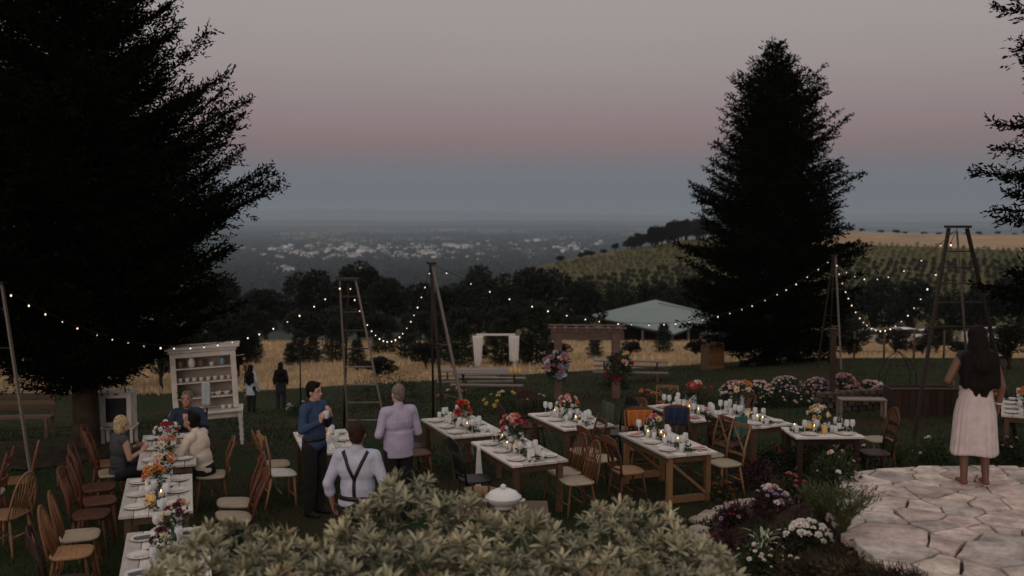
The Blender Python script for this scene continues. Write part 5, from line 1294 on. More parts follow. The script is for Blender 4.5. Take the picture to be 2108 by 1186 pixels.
# the white cloth hanging off a table corner
T_ = TABLES['M2']; ca_, sa_ = math.cos(T_['ang']), math.sin(T_['ang'])
u, v = T_['L'] / 2 - .35, T_['W'] / 2 + .012
cloth('hanging_cloth', 'white cloth hanging to a point from the table corner', 'cloth', (T_['c'][0] + u * ca_ - v * sa_, T_['c'][1] + u * sa_ + v * ca_, T_['top'] + .0), T_['ang'], .10, .66, M['whitecloth'], 1, .03, 3.0)
# folded white card sign and a bottle of milk glass on that table
cloth('orange_shawl', 'orange shawl draped over a chair back at the trestle table', 'shawl', (2.03, 15.62, terr(2.02, 15.38) + 1.01), math.radians(5), .42, .26, mat('orange_cloth', (.42, .14, .035), .95, .15, 14, bump=.4), 3, .025, .9)
cloth('blue_jacket', 'dark blue jacket hung on a chair back at the trestle table', 'jacket', (2.66, 15.86, terr(2.62, 15.62) + 1.02), math.radians(-8), .34, .30, mat('navy_cloth', (.020, .035, .075), .95, .15, 14, bump=.4), 3, .03, 1.05)
cloth('teal_bag', 'teal cloth bag hanging on the chair by the bouquet', 'bag', (3.62, 15.52, terr(3.45, 15.72) + .95), math.radians(30), .26, .34, mat('teal_cloth', (.05, .13, .12), .95, .15, 14, bump=.4), 2, .03, 1.15)
cloth('grey_shawl', 'grey green cloth over a chair beside the arbor table', 'shawl', (1.62, 16.58, terr(1.78, 16.75) + 1.02), math.radians(115), .40, .35, mat('sage_cloth', (.07, .085, .065), .95, .15, 14, bump=.4), 2, .03, 1.0)

# ------------------------------------------------------------------ serving stand behind the shrub
sx0, sy0 = -.12, 9.6; sz0 = terr(sx0, sy0); STOP = at(1035, 1046, 9.6).z
r = thing('serving_stand', 'brown wooden serving stand hidden behind the shrub', 'stand', (sx0, sy0, sz0), 0)
hs = STOP - sz0
wbox('stand_top', (0, 0, hs - .02), (.95, .5, .04), r, WD['brown']); wbox('shelf', (0, 0, .3), (.85, .42, .03), r, WD['brown'])
for sx_ in (-1, 1):
    for sy in (-1, 1): wbox('leg', (sx_ * .43, sy * .2, hs / 2 - .03), (.05, .05, hs - .03), r, WD['brown'])
M['enamel'] = mat('enamel', (.70, .69, .67), .25, .05, 6, spec=.6)
r = thing('tureen', 'white lidded tureen with a round knob, above the shrub', 'tureen', (at(1036, 1046, 9.6).x, sy0 - .02, STOP + .002))
MB().lathe([(.07, 0), (.09, .01), (.08, .03), (.14, .06), (.172, .10), (.175, .115), (.16, .11), (0, .10)], 24).build('bowl', M['enamel'], r, True)
ld = MB().lathe([(.182, .112), (.180, .125), (.15, .145), (.135, .165), (.12, .168), (.08, .19), (.0, .198)], 24).build('lid', M['enamel'], r, True)
MB().ell((0, 0, .218), (.03, .03, .026), None, 12, 8).build('knob', M['enamel'], ld, True)
for s_ in (-1, 1): MB().tube([(s_ * .15, -.03, .08), (s_ * .20, -.025, .085), (s_ * .21, 0, .087), (s_ * .20, .025, .085), (s_ * .15, .03, .08)], .009, 6).build('handle', M['enamel'], r, True)
kx = at(990, 1000, 9.75).x
r = thing('wooden_keg', 'small honey brown wooden keg lying on its side by the tureen', 'keg', (kx, 9.72, STOP + .002))
o = MB().lathe([(.0, -.15), (.045, -.15), (.058, -.06), (.06, 0), (.058, .06), (.045, .15), (0, .15)], 18).build('barrel', WD['pine'], r, True, (0, 0, .125), rot=(0, PI / 2, 0))
for x in (-.08, .08): MB().lathe([(.0575, -.01), (.0605, -.01), (.0605, .01), (.0575, .01)], 18).build('hoop', M['iron'], r, True, (x, 0, .125), rot=(0, PI / 2, 0))
for x in (-.08, .08): wbox('cradle', (x, 0, .034), (.03, .13, .068), r, WD['brown'])
wx = at(962, 1012, 9.6).x
r = thing('creamer', 'small white creamer at the left of the wooden keg', 'jug', (wx, 9.6, STOP + .002))
MB().lathe([(.03, 0), (.042, .03), (.038, .06), (.03, .08), (.034, .1), (.028, .098), (0, .03)], 14).build('body', M['enamel'], r, True); MB().tube([(.036, 0, .08), (.062, 0, .07), (.06, 0, .04), (.04, 0, .03)], .006, 6).build('handle', M['enamel'], r, True)
# ------------------------------------------------------------------ people
DG = bpy.context.evaluated_depsgraph_get
def remesh(name, mb, voxel, m, parent, smooth_it=5, wrinkle=0.0, wfreq=(9, 9, 14), seed=0):
    me0 = mb.mesh('tmp', None); ob = bpy.data.objects.new('tmp', me0); COL.objects.link(ob)
    md = ob.modifiers.new('r', 'REMESH'); md.mode = 'VOXEL'; md.voxel_size = voxel; md.use_smooth_shade = True
    sm = ob.modifiers.new('s', 'SMOOTH'); sm.factor = .5; sm.iterations = smooth_it
    dg = DG(); dg.update(); me = bpy.data.meshes.new_from_object(ob.evaluated_get(dg), depsgraph=dg)
    bpy.data.objects.remove(ob); bpy.data.meshes.remove(me0)
    me.name = name; me.materials.clear(); me.materials.append(m)
    if wrinkle:
        n = len(me.vertices); co = np.empty(n * 3, np.float32); me.vertices.foreach_get('co', co); co = co.reshape(-1, 3)
        no = np.empty(n * 3, np.float32); me.vertices.foreach_get('normal', no); no = no.reshape(-1, 3)
        a, b_, c = co[:, 0], co[:, 1], co[:, 2]
        w_ = np.sin(a * wfreq[0] * 3 + c * wfreq[2] * 2.1 + 1.7 * np.sin(b_ * 11 + seed) + seed) + .7 * np.sin(c * wfreq[2] * 3.3 - a * 17 + 2 * np.sin(c * 9 + seed)) + .6 * np.sin(b_ * 31 + c * 23 + seed)
        co = co + no * (w_ * wrinkle)[:, None]; me.vertices.foreach_set('co', co.ravel().astype(np.float32)); me.update()
    me.polygons.foreach_set('use_smooth', np.ones(len(me.polygons), dtype=bool))
    return link(name, me, parent)
SK = {k: mat('skin_' + k, c, .55, .08, 14, spec=.3) for k, c in dict(fair=(.42, .24, .18), tan=(.30, .16, .105), brown=(.14, .07, .048)).items()}
HR = {k: mat('hair_' + k, c, .65, .35, 30, bump=.6, bscale=80, spec=.08) for k, c in dict(dark=(.010, .007, .006), brown=(.035, .02, .013), blond=(.36, .27, .16), grey=(.16, .13, .11)).items()}
M['eye'] = mat('eye', (.01, .008, .007), .2, 0); M['lip'] = mat('lip', (.28, .10, .085), .5, 0); M['belt'] = mat('belt', (.015, .012, .011), .4, .2, 10)
FAB = {k: mat('cloth_' + k, c, .9, .10, 9, bump=.7, bscale=11) for k, c in dict(blue=(.030, .055, .115), bluewhite=(.44, .46, .56), lavender=(.40, .35, .47), black=(.013, .012, .013), cream=(.60, .51, .42), greydark=(.05, .055, .06), vest=(.020, .013, .014), navyteal=(.020, .035, .055), blush=(.50, .42, .41), denim=(.42, .50, .58), darkdress=(.02, .02, .026), olive=(.035, .032, .02)).items()}

def hand(b, wrist, fdir, palm_n, side, curl=.5, s=1.0):
    """palm and five separate bent fingers; fdir points to the knuckles, palm_n out of the palm"""
    w = Vector(wrist); f = Vector(fdir).normalized(); n = Vector(palm_n); n = (n - f * n.dot(f)).normalized(); x = f.cross(n) * side
    R = Matrix((x, f, n)).transposed()
    b.ell(w + f * .048 * s, (.040 * s, .052 * s, .016 * s), R, 12, 8)
    for k, (ox, L) in enumerate(((-.028, .070), (-.009, .080), (.010, .074), (.028, .058))):
        p0 = w + f * .085 * s + x * ox * s; c1 = curl * (.75 + .1 * k); d1 = (f * math.cos(c1) + n * math.sin(c1)); p1 = p0 + d1 * L * .48 * s
        d2 = (f * math.cos(c1 * 2.2) + n * math.sin(c1 * 2.2)); p2 = p1 + d2 * L * .52 * s
        b.caps(p0 - f * .02 * s, .0095 * s, p1, .0088 * s, 8); b.caps(p1, .0088 * s, p2, .0075 * s, 8)
    p0 = w + f * .030 * s - x * .032 * s; d1 = (f * .65 - x * .6 + n * .35).normalized(); p1 = p0 + d1 * .042 * s; d2 = (f * .85 - x * .1 + n * .5).normalized()
    b.caps(p0, .013 * s, p1, .011 * s, 8); b.caps(p1, .011 * s, p1 + d2 * .032 * s, .0088 * s, 8)

def person(label, loc, face, J=None, H=1.75, skin='fair', hair='dark', hairstyle='short', shirt=None, sleeve='wrist', pants='black', shirt_bottom=None, seated=False, build=1.0, headyaw=0, headpitch=0, voxel=.0085,
           skirt=None, hand_dirs=None, curls=(.5, .5), lean=0, female=False, bare_arms=False, detail=True, tuck=True, shoes='black'):
    k = H / 1.75
    j = dict(sl=(-.185, 0, 1.43), sr=(.185, 0, 1.43), el=(-.25, -.04, 1.13), er=(.25, -.04, 1.13), wl=(-.24, .08, .90), wr=(.24, .08, .90), hl=(-.095, 0, .92), hr=(.095, 0, .92), kl=(-.105, .02, .50), kr=(.105, .02, .50), al=(-.105, -.02, .085), ar=(.105, -.02, .085))
    if female: j.update(sl=(-.165, 0, 1.42), sr=(.165, 0, 1.42))
    dz = 0
    if seated:
        dz = -.43
        for q in ('sl', 'sr', 'el', 'er', 'wl', 'wr', 'hl', 'hr'): x, y, z = j[q]; j[q] = (x, y, z + dz)
        j.update(kl=(-.13, .42, .50), kr=(.13, .42, .50), al=(-.13, .38, .085), ar=(.13, .40, .085))
    if J: j.update(J)
    bw = build
    def tl(p):     # lean the upper body about the hips
        p = Vector(p); zz = p.z - (.92 + dz)
        if zz > 0 and lean: a = math.radians(lean); p = Vector((p.x, p.y + zz * math.sin(a), .92 + dz + zz * math.cos(a)))
        return p
    r = thing('person', label, 'person', loc, math.radians(face - 90))
    r.scale = (k, k, k)
    cz = lambda z: z + dz
    def torso(b, g, bottom=.80, chest=1.0):
        b.ell(tl((0, 0, cz(.95))), (.165 * bw + g, .118 * bw + g, .15), None, 16, 10); b.ell(tl((0, .005, cz(1.10))), (.150 * bw + g, .112 * bw + g, .19), None, 16, 10)
        b.ell(tl((0, .0, cz(1.29))), (.178 * chest + g, .118 * chest + g, .20), None, 16, 10)
        b.caps(tl((j['sl'][0] * .85, -.005, j['sl'][2] - .01)), .062 + g, tl((j['sr'][0] * .85, -.005, j['sr'][2] - .01)), .062 + g)
        b.caps(tl((0, -.01, cz(1.38))), .085 + g, tl((0, -.005, cz(1.47))), .058 + g * .6)
        if female:
            for s_ in (-1, 1): b.ell(tl((s_ * .075, .085, cz(1.27))), (.062 + g, .055 + g, .06 + g))
    b = MB(); torso(b, 0, chest=.97)
    hd = tl((0, .018, cz(1.63))); HR_ = Euler((math.radians(-headpitch), 0, math.radians(headyaw))).to_matrix()
    hp_ = lambda x, y, z: hd + HR_ @ Vector((x, y, z))
    b.caps(tl((0, -.008, cz(1.44))), .056, hp_(0, -.015, -.06), .054)
    b.ell(hd + HR_ @ Vector((0, -.008, .025)), (.076, .095, .10), HR_, 18, 12); b.ell(hp_(0, .022, -.045), (.060, .068, .078), HR_, 16, 10); b.ell(hp_(0, .055, -.09), (.034, .03, .026), HR_)
    b.caps(hp_(0, .083, .012), .010, hp_(0, .103, -.026), .0135); b.ell(hp_(0, .080, -.062), (.022, .012, .014), HR_)
    for s_ in (-1, 1): b.ell(hp_(s_ * .079, -.01, -.012), (.011, .020, .032), HR_); b.ell(hp_(s_ * .032, .070, .024), (.02, .012, .010), HR_)
    hds = hand_dirs or {}
    for s_, q in ((-1, 'l'), (1, 'r')):
        S, E_, W = tl(j['s' + q]), tl(j['e' + q]), tl(j['w' + q])
        b.caps(S, .054 * bw, E_, .041); b.caps(E_, .042, W, .028)
        fd = Vector(hds.get('d' + q, (W - E_))); pn = Vector(hds.get('n' + q, (-s_, 0, 0)))
        hand(b, W, fd, pn, 1 if q == 'l' else -1, curls[0 if q == 'l' else 1])
        hp0, K, A = Vector(j['h' + q]), Vector(j['k' + q]), Vector(j['a' + q])
        b.caps(hp0, .088, K, .057); b.caps(K, .057, A, .038); b.caps(K + (A - K) * .25 + Vector((0, -.012, 0)), .050, K + (A - K) * .6, .04)
        b.caps(A + Vector((0, -.03, -.04)), .036, A + Vector((s_ * .012, .15, -.055)), .028)
    remesh('body', b, voxel, SK[skin], r, 4)
    # face
    if detail:
        for s_ in (-1, 1):
            MB().ell(hp_(s_ * .032, .081, .012), (.013, .006, .006), HR_, 10, 6).build('eye', M['eye'], r, True)
            MB().caps(hp_(s_ * .018, .085, .032), .004, hp_(s_ * .050, .074, .034), .003, 6).build('eyebrow', HR[hair], r, True)
        MB().ell(hp_(0, .091, -.064), (.022, .005, .006), HR_, 10, 6).build('mouth', M['lip'], r, True)
    # hair
    b = MB()
    if hairstyle in ('short', 'thin'):
        g = .010 if hairstyle == 'short' else .004
        b.ell(hp_(0, -.022, .040), (.078 + g, .090 + g, .094 + g), HR_, 18, 12); b.ell(hp_(0, -.055, -.02), (.066 + g, .050 + g, .066 + g), HR_, 14, 10)
        if hairstyle == 'short': b.ell(hp_(0, .035, .105), (.062, .05, .032), HR_)
    elif hairstyle == 'bob':
        b.ell(hp_(0, -.018, .035), (.090, .102, .10), HR_, 18, 12); b.ell(hp_(0, -.055, -.05), (.092, .062, .11), HR_, 16, 10)
    elif hairstyle == 'long':
        b.ell(hp_(0, -.018, .035), (.100, .110, .104), HR_, 18, 12)
        b.caps(hp_(0, -.05, -.02), .105, tl((0, -.10, cz(1.34))), .13); 
        for x in (-.13, -.065, 0, .065, .13): b.caps(tl((x, -.10, cz(1.42))), .068, tl((x * 1.2, -.14, cz(1.10 + .05 * abs(x) * 5))), .050)
        for x in (-.05, .02, .07): b.caps(tl((x, -.125, cz(1.15))), .05, tl((x * .8, -.13, cz(1.00))), .02)
    remesh('hair', b, .011 if detail else .015, HR[hair], r, 2, .0035, (22, 10, 3), 1)
    # shirt
    sh_o = None
    if shirt:
        b = MB(); g = .020; torso(b, g)
        if shirt_bottom is not None:
            q_ = MB().lathe([(.05, 1.22), (.150 * bw + g, 1.16), (.160 * bw + g, 1.0), (.162 * bw + g, shirt_bottom), (.0001, shirt_bottom)], 22); b.add([tl((x, y * .76, cz(z))) for x, y, z in q_.v], q_.f)
       
        for q in 'lr':
            S, E_, W = tl(j['s' + q]), tl(j['e' + q]), tl(j['w' + q])
            if sleeve == 'none': continue
            b.caps(S, .066, E_, .054)
            if sleeve == 'wrist': b.caps(E_, .054, E_.lerp(W, .90), .041)
            elif sleeve == 'forearm': b.caps(E_, .058, E_.lerp(W, .40), .052); b.caps(E_.lerp(W, .34), .058, E_.lerp(W, .42), .058)
        b.caps(tl((0, -.012, cz(1.47))), .064, tl((0, -.008, cz(1.495))), .062)
        sh_o = remesh('shirt', b, voxel * 1.2, FAB[shirt], r, 4, .0017, (5,7,9), seed=len(label))
    if pants:
        b = MB(); b.ell((0, 0, cz(.93)), (.178 * bw, .135 * bw, .13), None, 16, 10); b.ell((0, 0, cz(1.0)), (.168 * bw, .128 * bw, .06), None, 16, 8)
        for q in 'lr':
            hp0, K, A = Vector(j['h' + q]), Vector(j['k' + q]), Vector(j['a' + q]); b.caps(hp0, .106, K, .083); b.caps(K, .083, A + Vector((0, 0, -.01)), .068)
        remesh('trousers', b, voxel * 1.3, FAB[pants], r, 4, .0028, (5, 6, 7), seed=3)
    if shoes:
        for s_, q in ((-1, 'l'), (1, 'r')):
            A = Vector(j['a' + q]); b = MB(); b.caps(A + Vector((0, -.035, -.045)), .040, A + Vector((s_ * .012, .155, -.052)), .034); b.caps(A + Vector((0, -.03, -.02)), .045, A + Vector((0, .02, -.03)), .045)
            remesh('shoe', b, .012, FAB[shoes] if shoes in FAB else M['belt'], r, 2)
    return r, sh_o, tl, cz

def strip_on(shirt_o, name, m, path, w, parent, back=True):
    """a band lying on the back of a shirt; path of (x, z) points"""
    from mathutils.bvhtree import BVHTree
    me = shirt_o.data; bv = BVHTree.FromPolygons([v_.co for v_ in me.vertices], [p_.vertices[:] for p_ in me.polygons])
    P = []
    for (x0, z0), (x1, z1) in zip(path, path[1:]):
        for k in range(10): P.append((x0 + (x1 - x0) * k / 10, z0 + (z1 - z0) * k / 10))
    P.append(path[-1]); V = []; F = []
    for i, (x, z) in enumerate(P):
        a, b_ = P[max(i - 1, 0)], P[min(i + 1, len(P) - 1)]; dx, dz_ = b_[0] - a[0], b_[1] - a[1]; L = math.hypot(dx, dz_); nx_, nz_ = -dz_ / L, dx / L
        row = []
        for s_ in (-.5, 0, .5):
            q = (x + nx_ * w * s_, z + nz_ * w * s_); hit = bv.ray_cast(Vector((q[0], -1.0, q[1])), Vector((0, 1, 0)))[0]
            if hit is None: hit = Vector((q[0], -.05, q[1]))
            row.append(hit)
        for h_ in row: V.append((h_.x, h_.y - .007, h_.z))
        for h_ in row: V.append((h_.x, h_.y + .004, h_.z))
    for i in range(len(P) - 1):
        a = i * 6; c = a + 6; F += [(a, a + 1, c + 1, c), (a + 1, a + 2, c + 2, c + 1), (a, c, c + 3, a + 3), (a + 2, a + 5, c + 5, c + 2), (a + 4, a + 3, c + 3, c + 4), (a + 5, a + 4, c + 4, c + 5)]
    return link(name, raw_mesh(name, V, F, m, True), parent)

def gp(x, y): return (x, y, terr(x, y))
# man in the blue shirt, hands raised, talking
r, s_, tl, cz = person('man in a blue shirt and black trousers talking with raised hands', gp(-2.62, 13.0), -28, dict(el=(-.27, .0, 1.16), wl=(-.07, .22, 1.33), er=(.27, .02, 1.17), wr=(.20, .27, 1.30)), H=1.78, hair='dark', shirt='blue', sleeve='wrist', headyaw=8, headpitch=2,
                       hand_dirs=dict(dl=(.35, .15, .9), nl=(.2, -.5, 0), dr=(.0, .25, .85), nr=(-1, .2, 0)), curls=(.7, .75))
o = MB().lathe([(.028, 0), (.033, .01), (.037, .10), (.035, .10), (.03, .012), (0, .012)], 12).build('tumbler', M['glass'], None, True); rm = Matrix.Translation(gp(-2.62, 13.0)) @ Matrix.Rotation(math.radians(-28 - 90), 4, 'Z')
o.location = rm @ Vector((.155, .33, 1.36)); tag(o, 'clear tumbler held by the man in the blue shirt', 'glass')
wb = MB().lathe([(.178, 1.0), (.182, 1.005), (.182, 1.035), (.178, 1.04)], 20); V = np.array(wb.v); V[:, 1] *= .76; me = raw_mesh('belt', V, wb.f, M['belt'], True); link('belt', me, r)
# man in suspenders, back to the camera
r, s_, tl, cz = person('man in pale blue shirt and dark suspenders, back turned, by the shrub', gp(-1.62, 10.25), 84, dict(sl=(-.178, 0, 1.42), sr=(.178, 0, 1.42), el=(-.285, -.05, 1.14), wl=(-.27, .05, .90), er=(.285, -.05, 1.14), wr=(.25, .12, .95)), H=1.83, hair='brown', shirt='bluewhite', sleeve='forearm', pants='black', build=1.08, skin='tan', headyaw=4)
sp_ = thing('suspenders', None, None, (0, 0, 0)); sp_.parent = r
strip_on(s_, 'strap', M['belt'], [(-.125, 1.475), (-.10, 1.42), (0, 1.20)], .034, sp_); strip_on(s_, 'strap', M['belt'], [(.125, 1.475), (.10, 1.42), (0, 1.20)], .034, sp_); strip_on(s_, 'strap', M['belt'], [(0, 1.215), (0, .98)], .034, sp_)
wb = MB().lathe([(.195, .985), (.199, .99), (.199, 1.02), (.195, 1.025)], 20); V = np.array(wb.v); V[:, 1] *= .76; link('belt', raw_mesh('belt', V, wb.f, M['belt'], True), r)
# man in the lavender shirt
person('balding man in lavender shirt seen from behind, beside the ladder', gp(-1.47, 12.72), 118, dict(sl=(-.180, 0, 1.42), sr=(.180, 0, 1.42), el=(-.27, -.02, 1.14), wl=(-.16, .22, 1.08), er=(.26, -.02, 1.13), wr=(.16, .24, 1.08)), H=1.80, hair='grey', hairstyle='thin', shirt='lavender', sleeve='wrist', shirt_bottom=.84, build=1.10, headyaw=8, skin='fair')
# seated blonde woman, back turned
person('blonde woman in grey seated with her back turned at the left table', gp(-5.42, 13.50), 42, dict(el=(-.23, .06, .72), wl=(-.15, .28, .80), er=(.23, .06, .72), wr=(.15, .28, .80)), H=1.66, hair='blond', hairstyle='bob', shirt='greydark', sleeve='none', pants='darkdress', seated=True, female=True, lean=4)
# seated man in cream
person('dark haired man in cream shirt seated and bending over the table', gp(-4.22, 13.46), 168, dict(el=(-.27, .14, .78), wl=(-.14, .34, .84), er=(.27, .14, .78), wr=(.16, .36, .84)), H=1.76, hair='dark', shirt='cream', sleeve='forearm', pants='black', seated=True, lean=14, headpitch=-24, skin='tan', build=1.05)
# man in the dark vest facing the camera behind the table
person('man in dark vest and blue sleeves facing us before the hutch', gp(-5.12, 15.55), -82, dict(el=(-.28, .10, .78), wl=(-.10, .30, .93), er=(.28, .08, .76), wr=(.14, .32, .82)), H=1.78, hair='grey', shirt='navyteal', sleeve='wrist', pants='black', seated=True, headpitch=-14, lean=6, skin='tan', hand_dirs=dict(dl=(.5, .5, .5), nl=(.6, -.3, .4)), curls=(.8, .5))
vt = bpy.data.objects[[o_.name for o_ in bpy.data.objects if o_.name.startswith('person')][-1]]
chair('ladder', 'dark', 'dark', -5.10, 15.62, -82, 'dark chair of the man in the vest')
rm = Matrix.Translation(gp(-5.12, 15.55)) @ Matrix.Rotation(math.radians(-172), 4, 'Z')
o = MB().lathe([(.028, 0), (.033, .01), (.037, .09), (.035, .09), (.03, .012), (0, .012)], 12).build('pink_cup', mat('pink_cup', (.60, .25, .22), .4, .05, 5), None, True, rm @ Vector((-.03, .42, .96))); tag(o, 'small pink cup held by the man in the vest', 'cup')
# two women far down the lawn
g = place(511, 33.6); person('far woman in a pale blue jacket walking beyond the hutch', g, 70, dict(el=(-.26, -.05, 1.12), wl=(-.22, .10, .92)), H=1.62, hair='dark', hairstyle='long', shirt='denim', sleeve='wrist', shirt_bottom=.62, pants='black', female=True, voxel=.016, detail=False)
g = place(573, 34.0); person('far woman in a dark dress beside the lamp post', g, 100, None, H=1.62, hair='dark', hairstyle='long', shirt='darkdress', sleeve='wrist', shirt_bottom=.60, pants='darkdress', female=True, voxel=.016, detail=False)
# woman in the blush skirt on the terrace
WL = (4.62, 9.82, TZ + .006)
r, s_, tl, cz = person('woman with long dark hair and pleated blush skirt standing on the terrace', WL, 86, dict(el=(-.30, -.02, 1.16), wl=(-.20, .20, 1.10), er=(.265, -.04, 1.10), wr=(.26, .03, .86), al=(-.10, -.02, .085), ar=(.13, -.02, .085), kl=(-.095, .02, .5), kr=(.12, .02, .5)), H=1.60, skin='brown', hair='dark', hairstyle='long', shirt='darkdress', sleeve='none', pants=None, female=True, build=1.03, shoes=None)
V = []; F = []; n = 140; zs = np.linspace(1.085, .36, 26)
for z in zs:
    t_ = (1.085 - z) / .725
    for k in range(n):
        a = 2 * PI * k / n; rx = .162 + .035 * min(1, t_ * 2.6) + .050 * t_; ry = .122 + .045 * min(1, t_ * 2.6) + .045 * t_
        pl = 1 + (.008 + .035 * t_) * math.sin(a * 22 + 1.4 * math.sin(3 * a) + t_) * (.6 + .4 * math.sin(a * 4)) + .035 * t_ * math.sin(a * 5 + 1 + t_)
        V.append((rx * pl * math.cos(a), ry * pl * math.sin(a) - .012, z + .012 * t_ * math.sin(a * 3 + 1)))
for i in range(len(zs) - 1):
    for k in range(n): a = i * n + k; c = i * n + (k + 1) % n; F.append((a, a + n, c + n, c))
sk_o = link('skirt', raw_mesh('skirt', V, F, FAB['blush'], True), r); md = sk_o.modifiers.new('thick', 'SOLIDIFY'); md.thickness = .004
wb = MB().lathe([(.170, 1.06), (.176, 1.065), (.174, 1.10), (.168, 1.105)], 24); V = np.array(wb.v); V[:, 1] = V[:, 1] * .80 - .01; link('waistband', raw_mesh('waistband', V, wb.f, FAB['blush'], True), r)
M['sandal'] = mat('sandal', (.48, .24, .20), .5, .1, 10)
for q, x in (('l', -.10), ('r', .13)):
    b = MB(); V = []; prof = [(-.07, .030), (-.03, .036), (.05, .034), (.11, .042), (.17, .036), (.195, .012)]
    for z in (.001, .020): V += [(x - w_, y_, z) for y_, w_ in prof] + [(x + w_, y_, z) for y_, w_ in prof[::-1]]
    m_ = len(prof) * 2; b.add(V, [tuple(range(m_ - 1, -1, -1)), tuple(range(m_, 2 * m_))] + [(i, (i + 1) % m_, m_ + (i + 1) % m_, m_ + i) for i in range(m_)]); b.build('sandal', M['sandal'], r)
MB().lathe([(.034, -.008), (.038, 0), (.034, .008), (.031, 0), (.034, -.008)], 12, (.26, .02, .905)).build('bracelet', M['white_paint'], r, True)
# ------------------------------------------------------------------ planting
bedf = lambda x, y: max(bed_z(x, y), terr(x, y)) if tdist(x, y) > 0 else TZ
LF = {'green': foliage('leaf_green', (.040, .062, .022), (.018, .030, .012), 5), 'dark': foliage('leaf_darkgreen', (.022, .032, .014), (.011, .016, .008), 5), 'plum': foliage('leaf_plum', (.055, .022, .028), (.026, .012, .015), 5),
      'grey': foliage('leaf_grey', (.12, .13, .09), (.07, .08, .05), 5), 'pale': foliage('leaf_pale', (.40, .40, .30), (.20, .24, .14), 5), 'fern': foliage('leaf_fern', (.075, .085, .032), (.04, .05, .02), 5), 'brown': foliage('leaf_brown', (.055, .04, .022), (.03, .022, .013), 5)}
def strap_mesh(name, n, L, w, seed, m, up=1.0):
    r_ = np.random.RandomState(seed); V = []; F = []
    for k in range(n):
        th = r_.rand() * 6.28; l = L * r_.uniform(.6, 1.1); e0 = r_.uniform(.6, 1.4) * up; d_ = np.array([math.cos(th), math.sin(th)]); s_ = np.array([-math.sin(th), math.cos(th)]); x = 0; z = 0; b0 = len(V); e = e0
        for i in range(6):
            ww = w * (.35, .9, 1, .85, .5, .06)[i]; V += [(d_[0] * x - s_[0] * ww / 2, d_[1] * x - s_[1] * ww / 2, z), (d_[0] * x + s_[0] * ww / 2, d_[1] * x + s_[1] * ww / 2, z + .002)]
            x += l / 5 * math.cos(e); z += l / 5 * math.sin(e); e -= .35
        for i in range(5): a = b0 + 2 * i; F.append((a, a + 1, a + 3, a + 2))
    return raw_mesh(name, V, np.array(F), m)
def plant(px, py, w, h, kind, leafm, cols, nfl, label, seed, y=None, fsize=.022, group='plants of the garden beds', name=None, f=None):
    g = ground(px, py, f or bedf) if y is None else place(px, y)
    sc_ = g.y / 2050; W, Hh = w * sc_ / 2, h * sc_
    r_ = thing(name or {'mound': 'flowering_plant', 'strap': 'strap_leaf_plant', 'fern': 'feathery_plant'}[kind], label, 'plant', g - Vector((0, 0, .02)), seed, group)
    rs = np.random.RandomState(seed); rr_ = random.Random(seed)
    b = MB()
    for k in range(6): a = k * 1.05; b.tube([(0, 0, -.02), (W * .3 * math.cos(a), W * .3 * math.sin(a), Hh * .45), (W * .6 * math.cos(a), W * .6 * math.sin(a), Hh * .8)], [.006, .005, .003], 4, False)
    st = b.build('stem', M['stem'], r_, True)
    if kind == 'mound':
        n = int(min(1500, 260 + 2600 * W * Hh * 2)); d_ = unit(rs.normal(size=(n, 3))); d_[:, 2] = np.abs(d_[:, 2]) * 1.2 - .25
        rad = rs.uniform(.35, 1.05, n)[:, None] * (1 + .18 * np.sin(d_[:, :1] * 7 + seed) + .15 * np.sin(d_[:, 1:2] * 9 + 2 * seed))
        B = d_ * rad * np.array([W, W, Hh * .78]) + np.array([0, 0, Hh * .2]); B[:, 2] = np.maximum(B[:, 2], .01)
        Q = cards(B, unit(d_ + rs.normal(0, .6, (n, 3))), .055 * rs.uniform(.6, 1.4, n), .026 * rs.uniform(.6, 1.3, n), rs); link('foliage', quad_mesh('foliage', Q, LF[leafm]), r_)['kind'] = 'stuff'
    elif kind == 'strap': link('foliage', strap_mesh('foliage', 30, Hh * 1.5, .035, seed, LF[leafm]), r_)['kind'] = 'stuff'
    else:
        n = 1500; th = rs.rand(n) * 6.28; t_ = rs.rand(n) ** .6; rad = W * t_ ** 1.4 * rs.uniform(.5, 1.1, n); B = np.stack([np.cos(th) * rad, np.sin(th) * rad, Hh * t_ * rs.uniform(.75, 1.05, n)], 1)
        D = np.stack([np.cos(th) * .5, np.sin(th) * .5, np.full(n, .9)], 1) + rs.normal(0, .4, (n, 3)); Q = cards(B, D, .07 * rs.uniform(.6, 1.3, n), .008 * rs.uniform(.7, 1.5, n), rs); link('foliage', quad_mesh('foliage', Q, LF[leafm]), r_)['kind'] = 'stuff'
    for k in range(nfl):
        th = rr_.random() * 6.28; el = rr_.uniform(.25, 1.45); v_ = Vector((math.cos(th) * math.cos(el), math.sin(th) * math.cos(el), math.sin(el)))
        if v_.y > .6: v_.y *= -1
        f_ = link('flower', DM[rr_.choice(cols)][k % 2], r_, Vector((v_.x * W * 1.02, v_.y * W * 1.02, .2 * Hh + v_.z * Hh * .82)), rot=(v_ + Vector((0, 0, .5))).to_track_quat('Z', 'Y').to_euler()); s_ = fsize * rr_.uniform(.7, 1.4); f_.scale = (s_,) * 3
    return r_
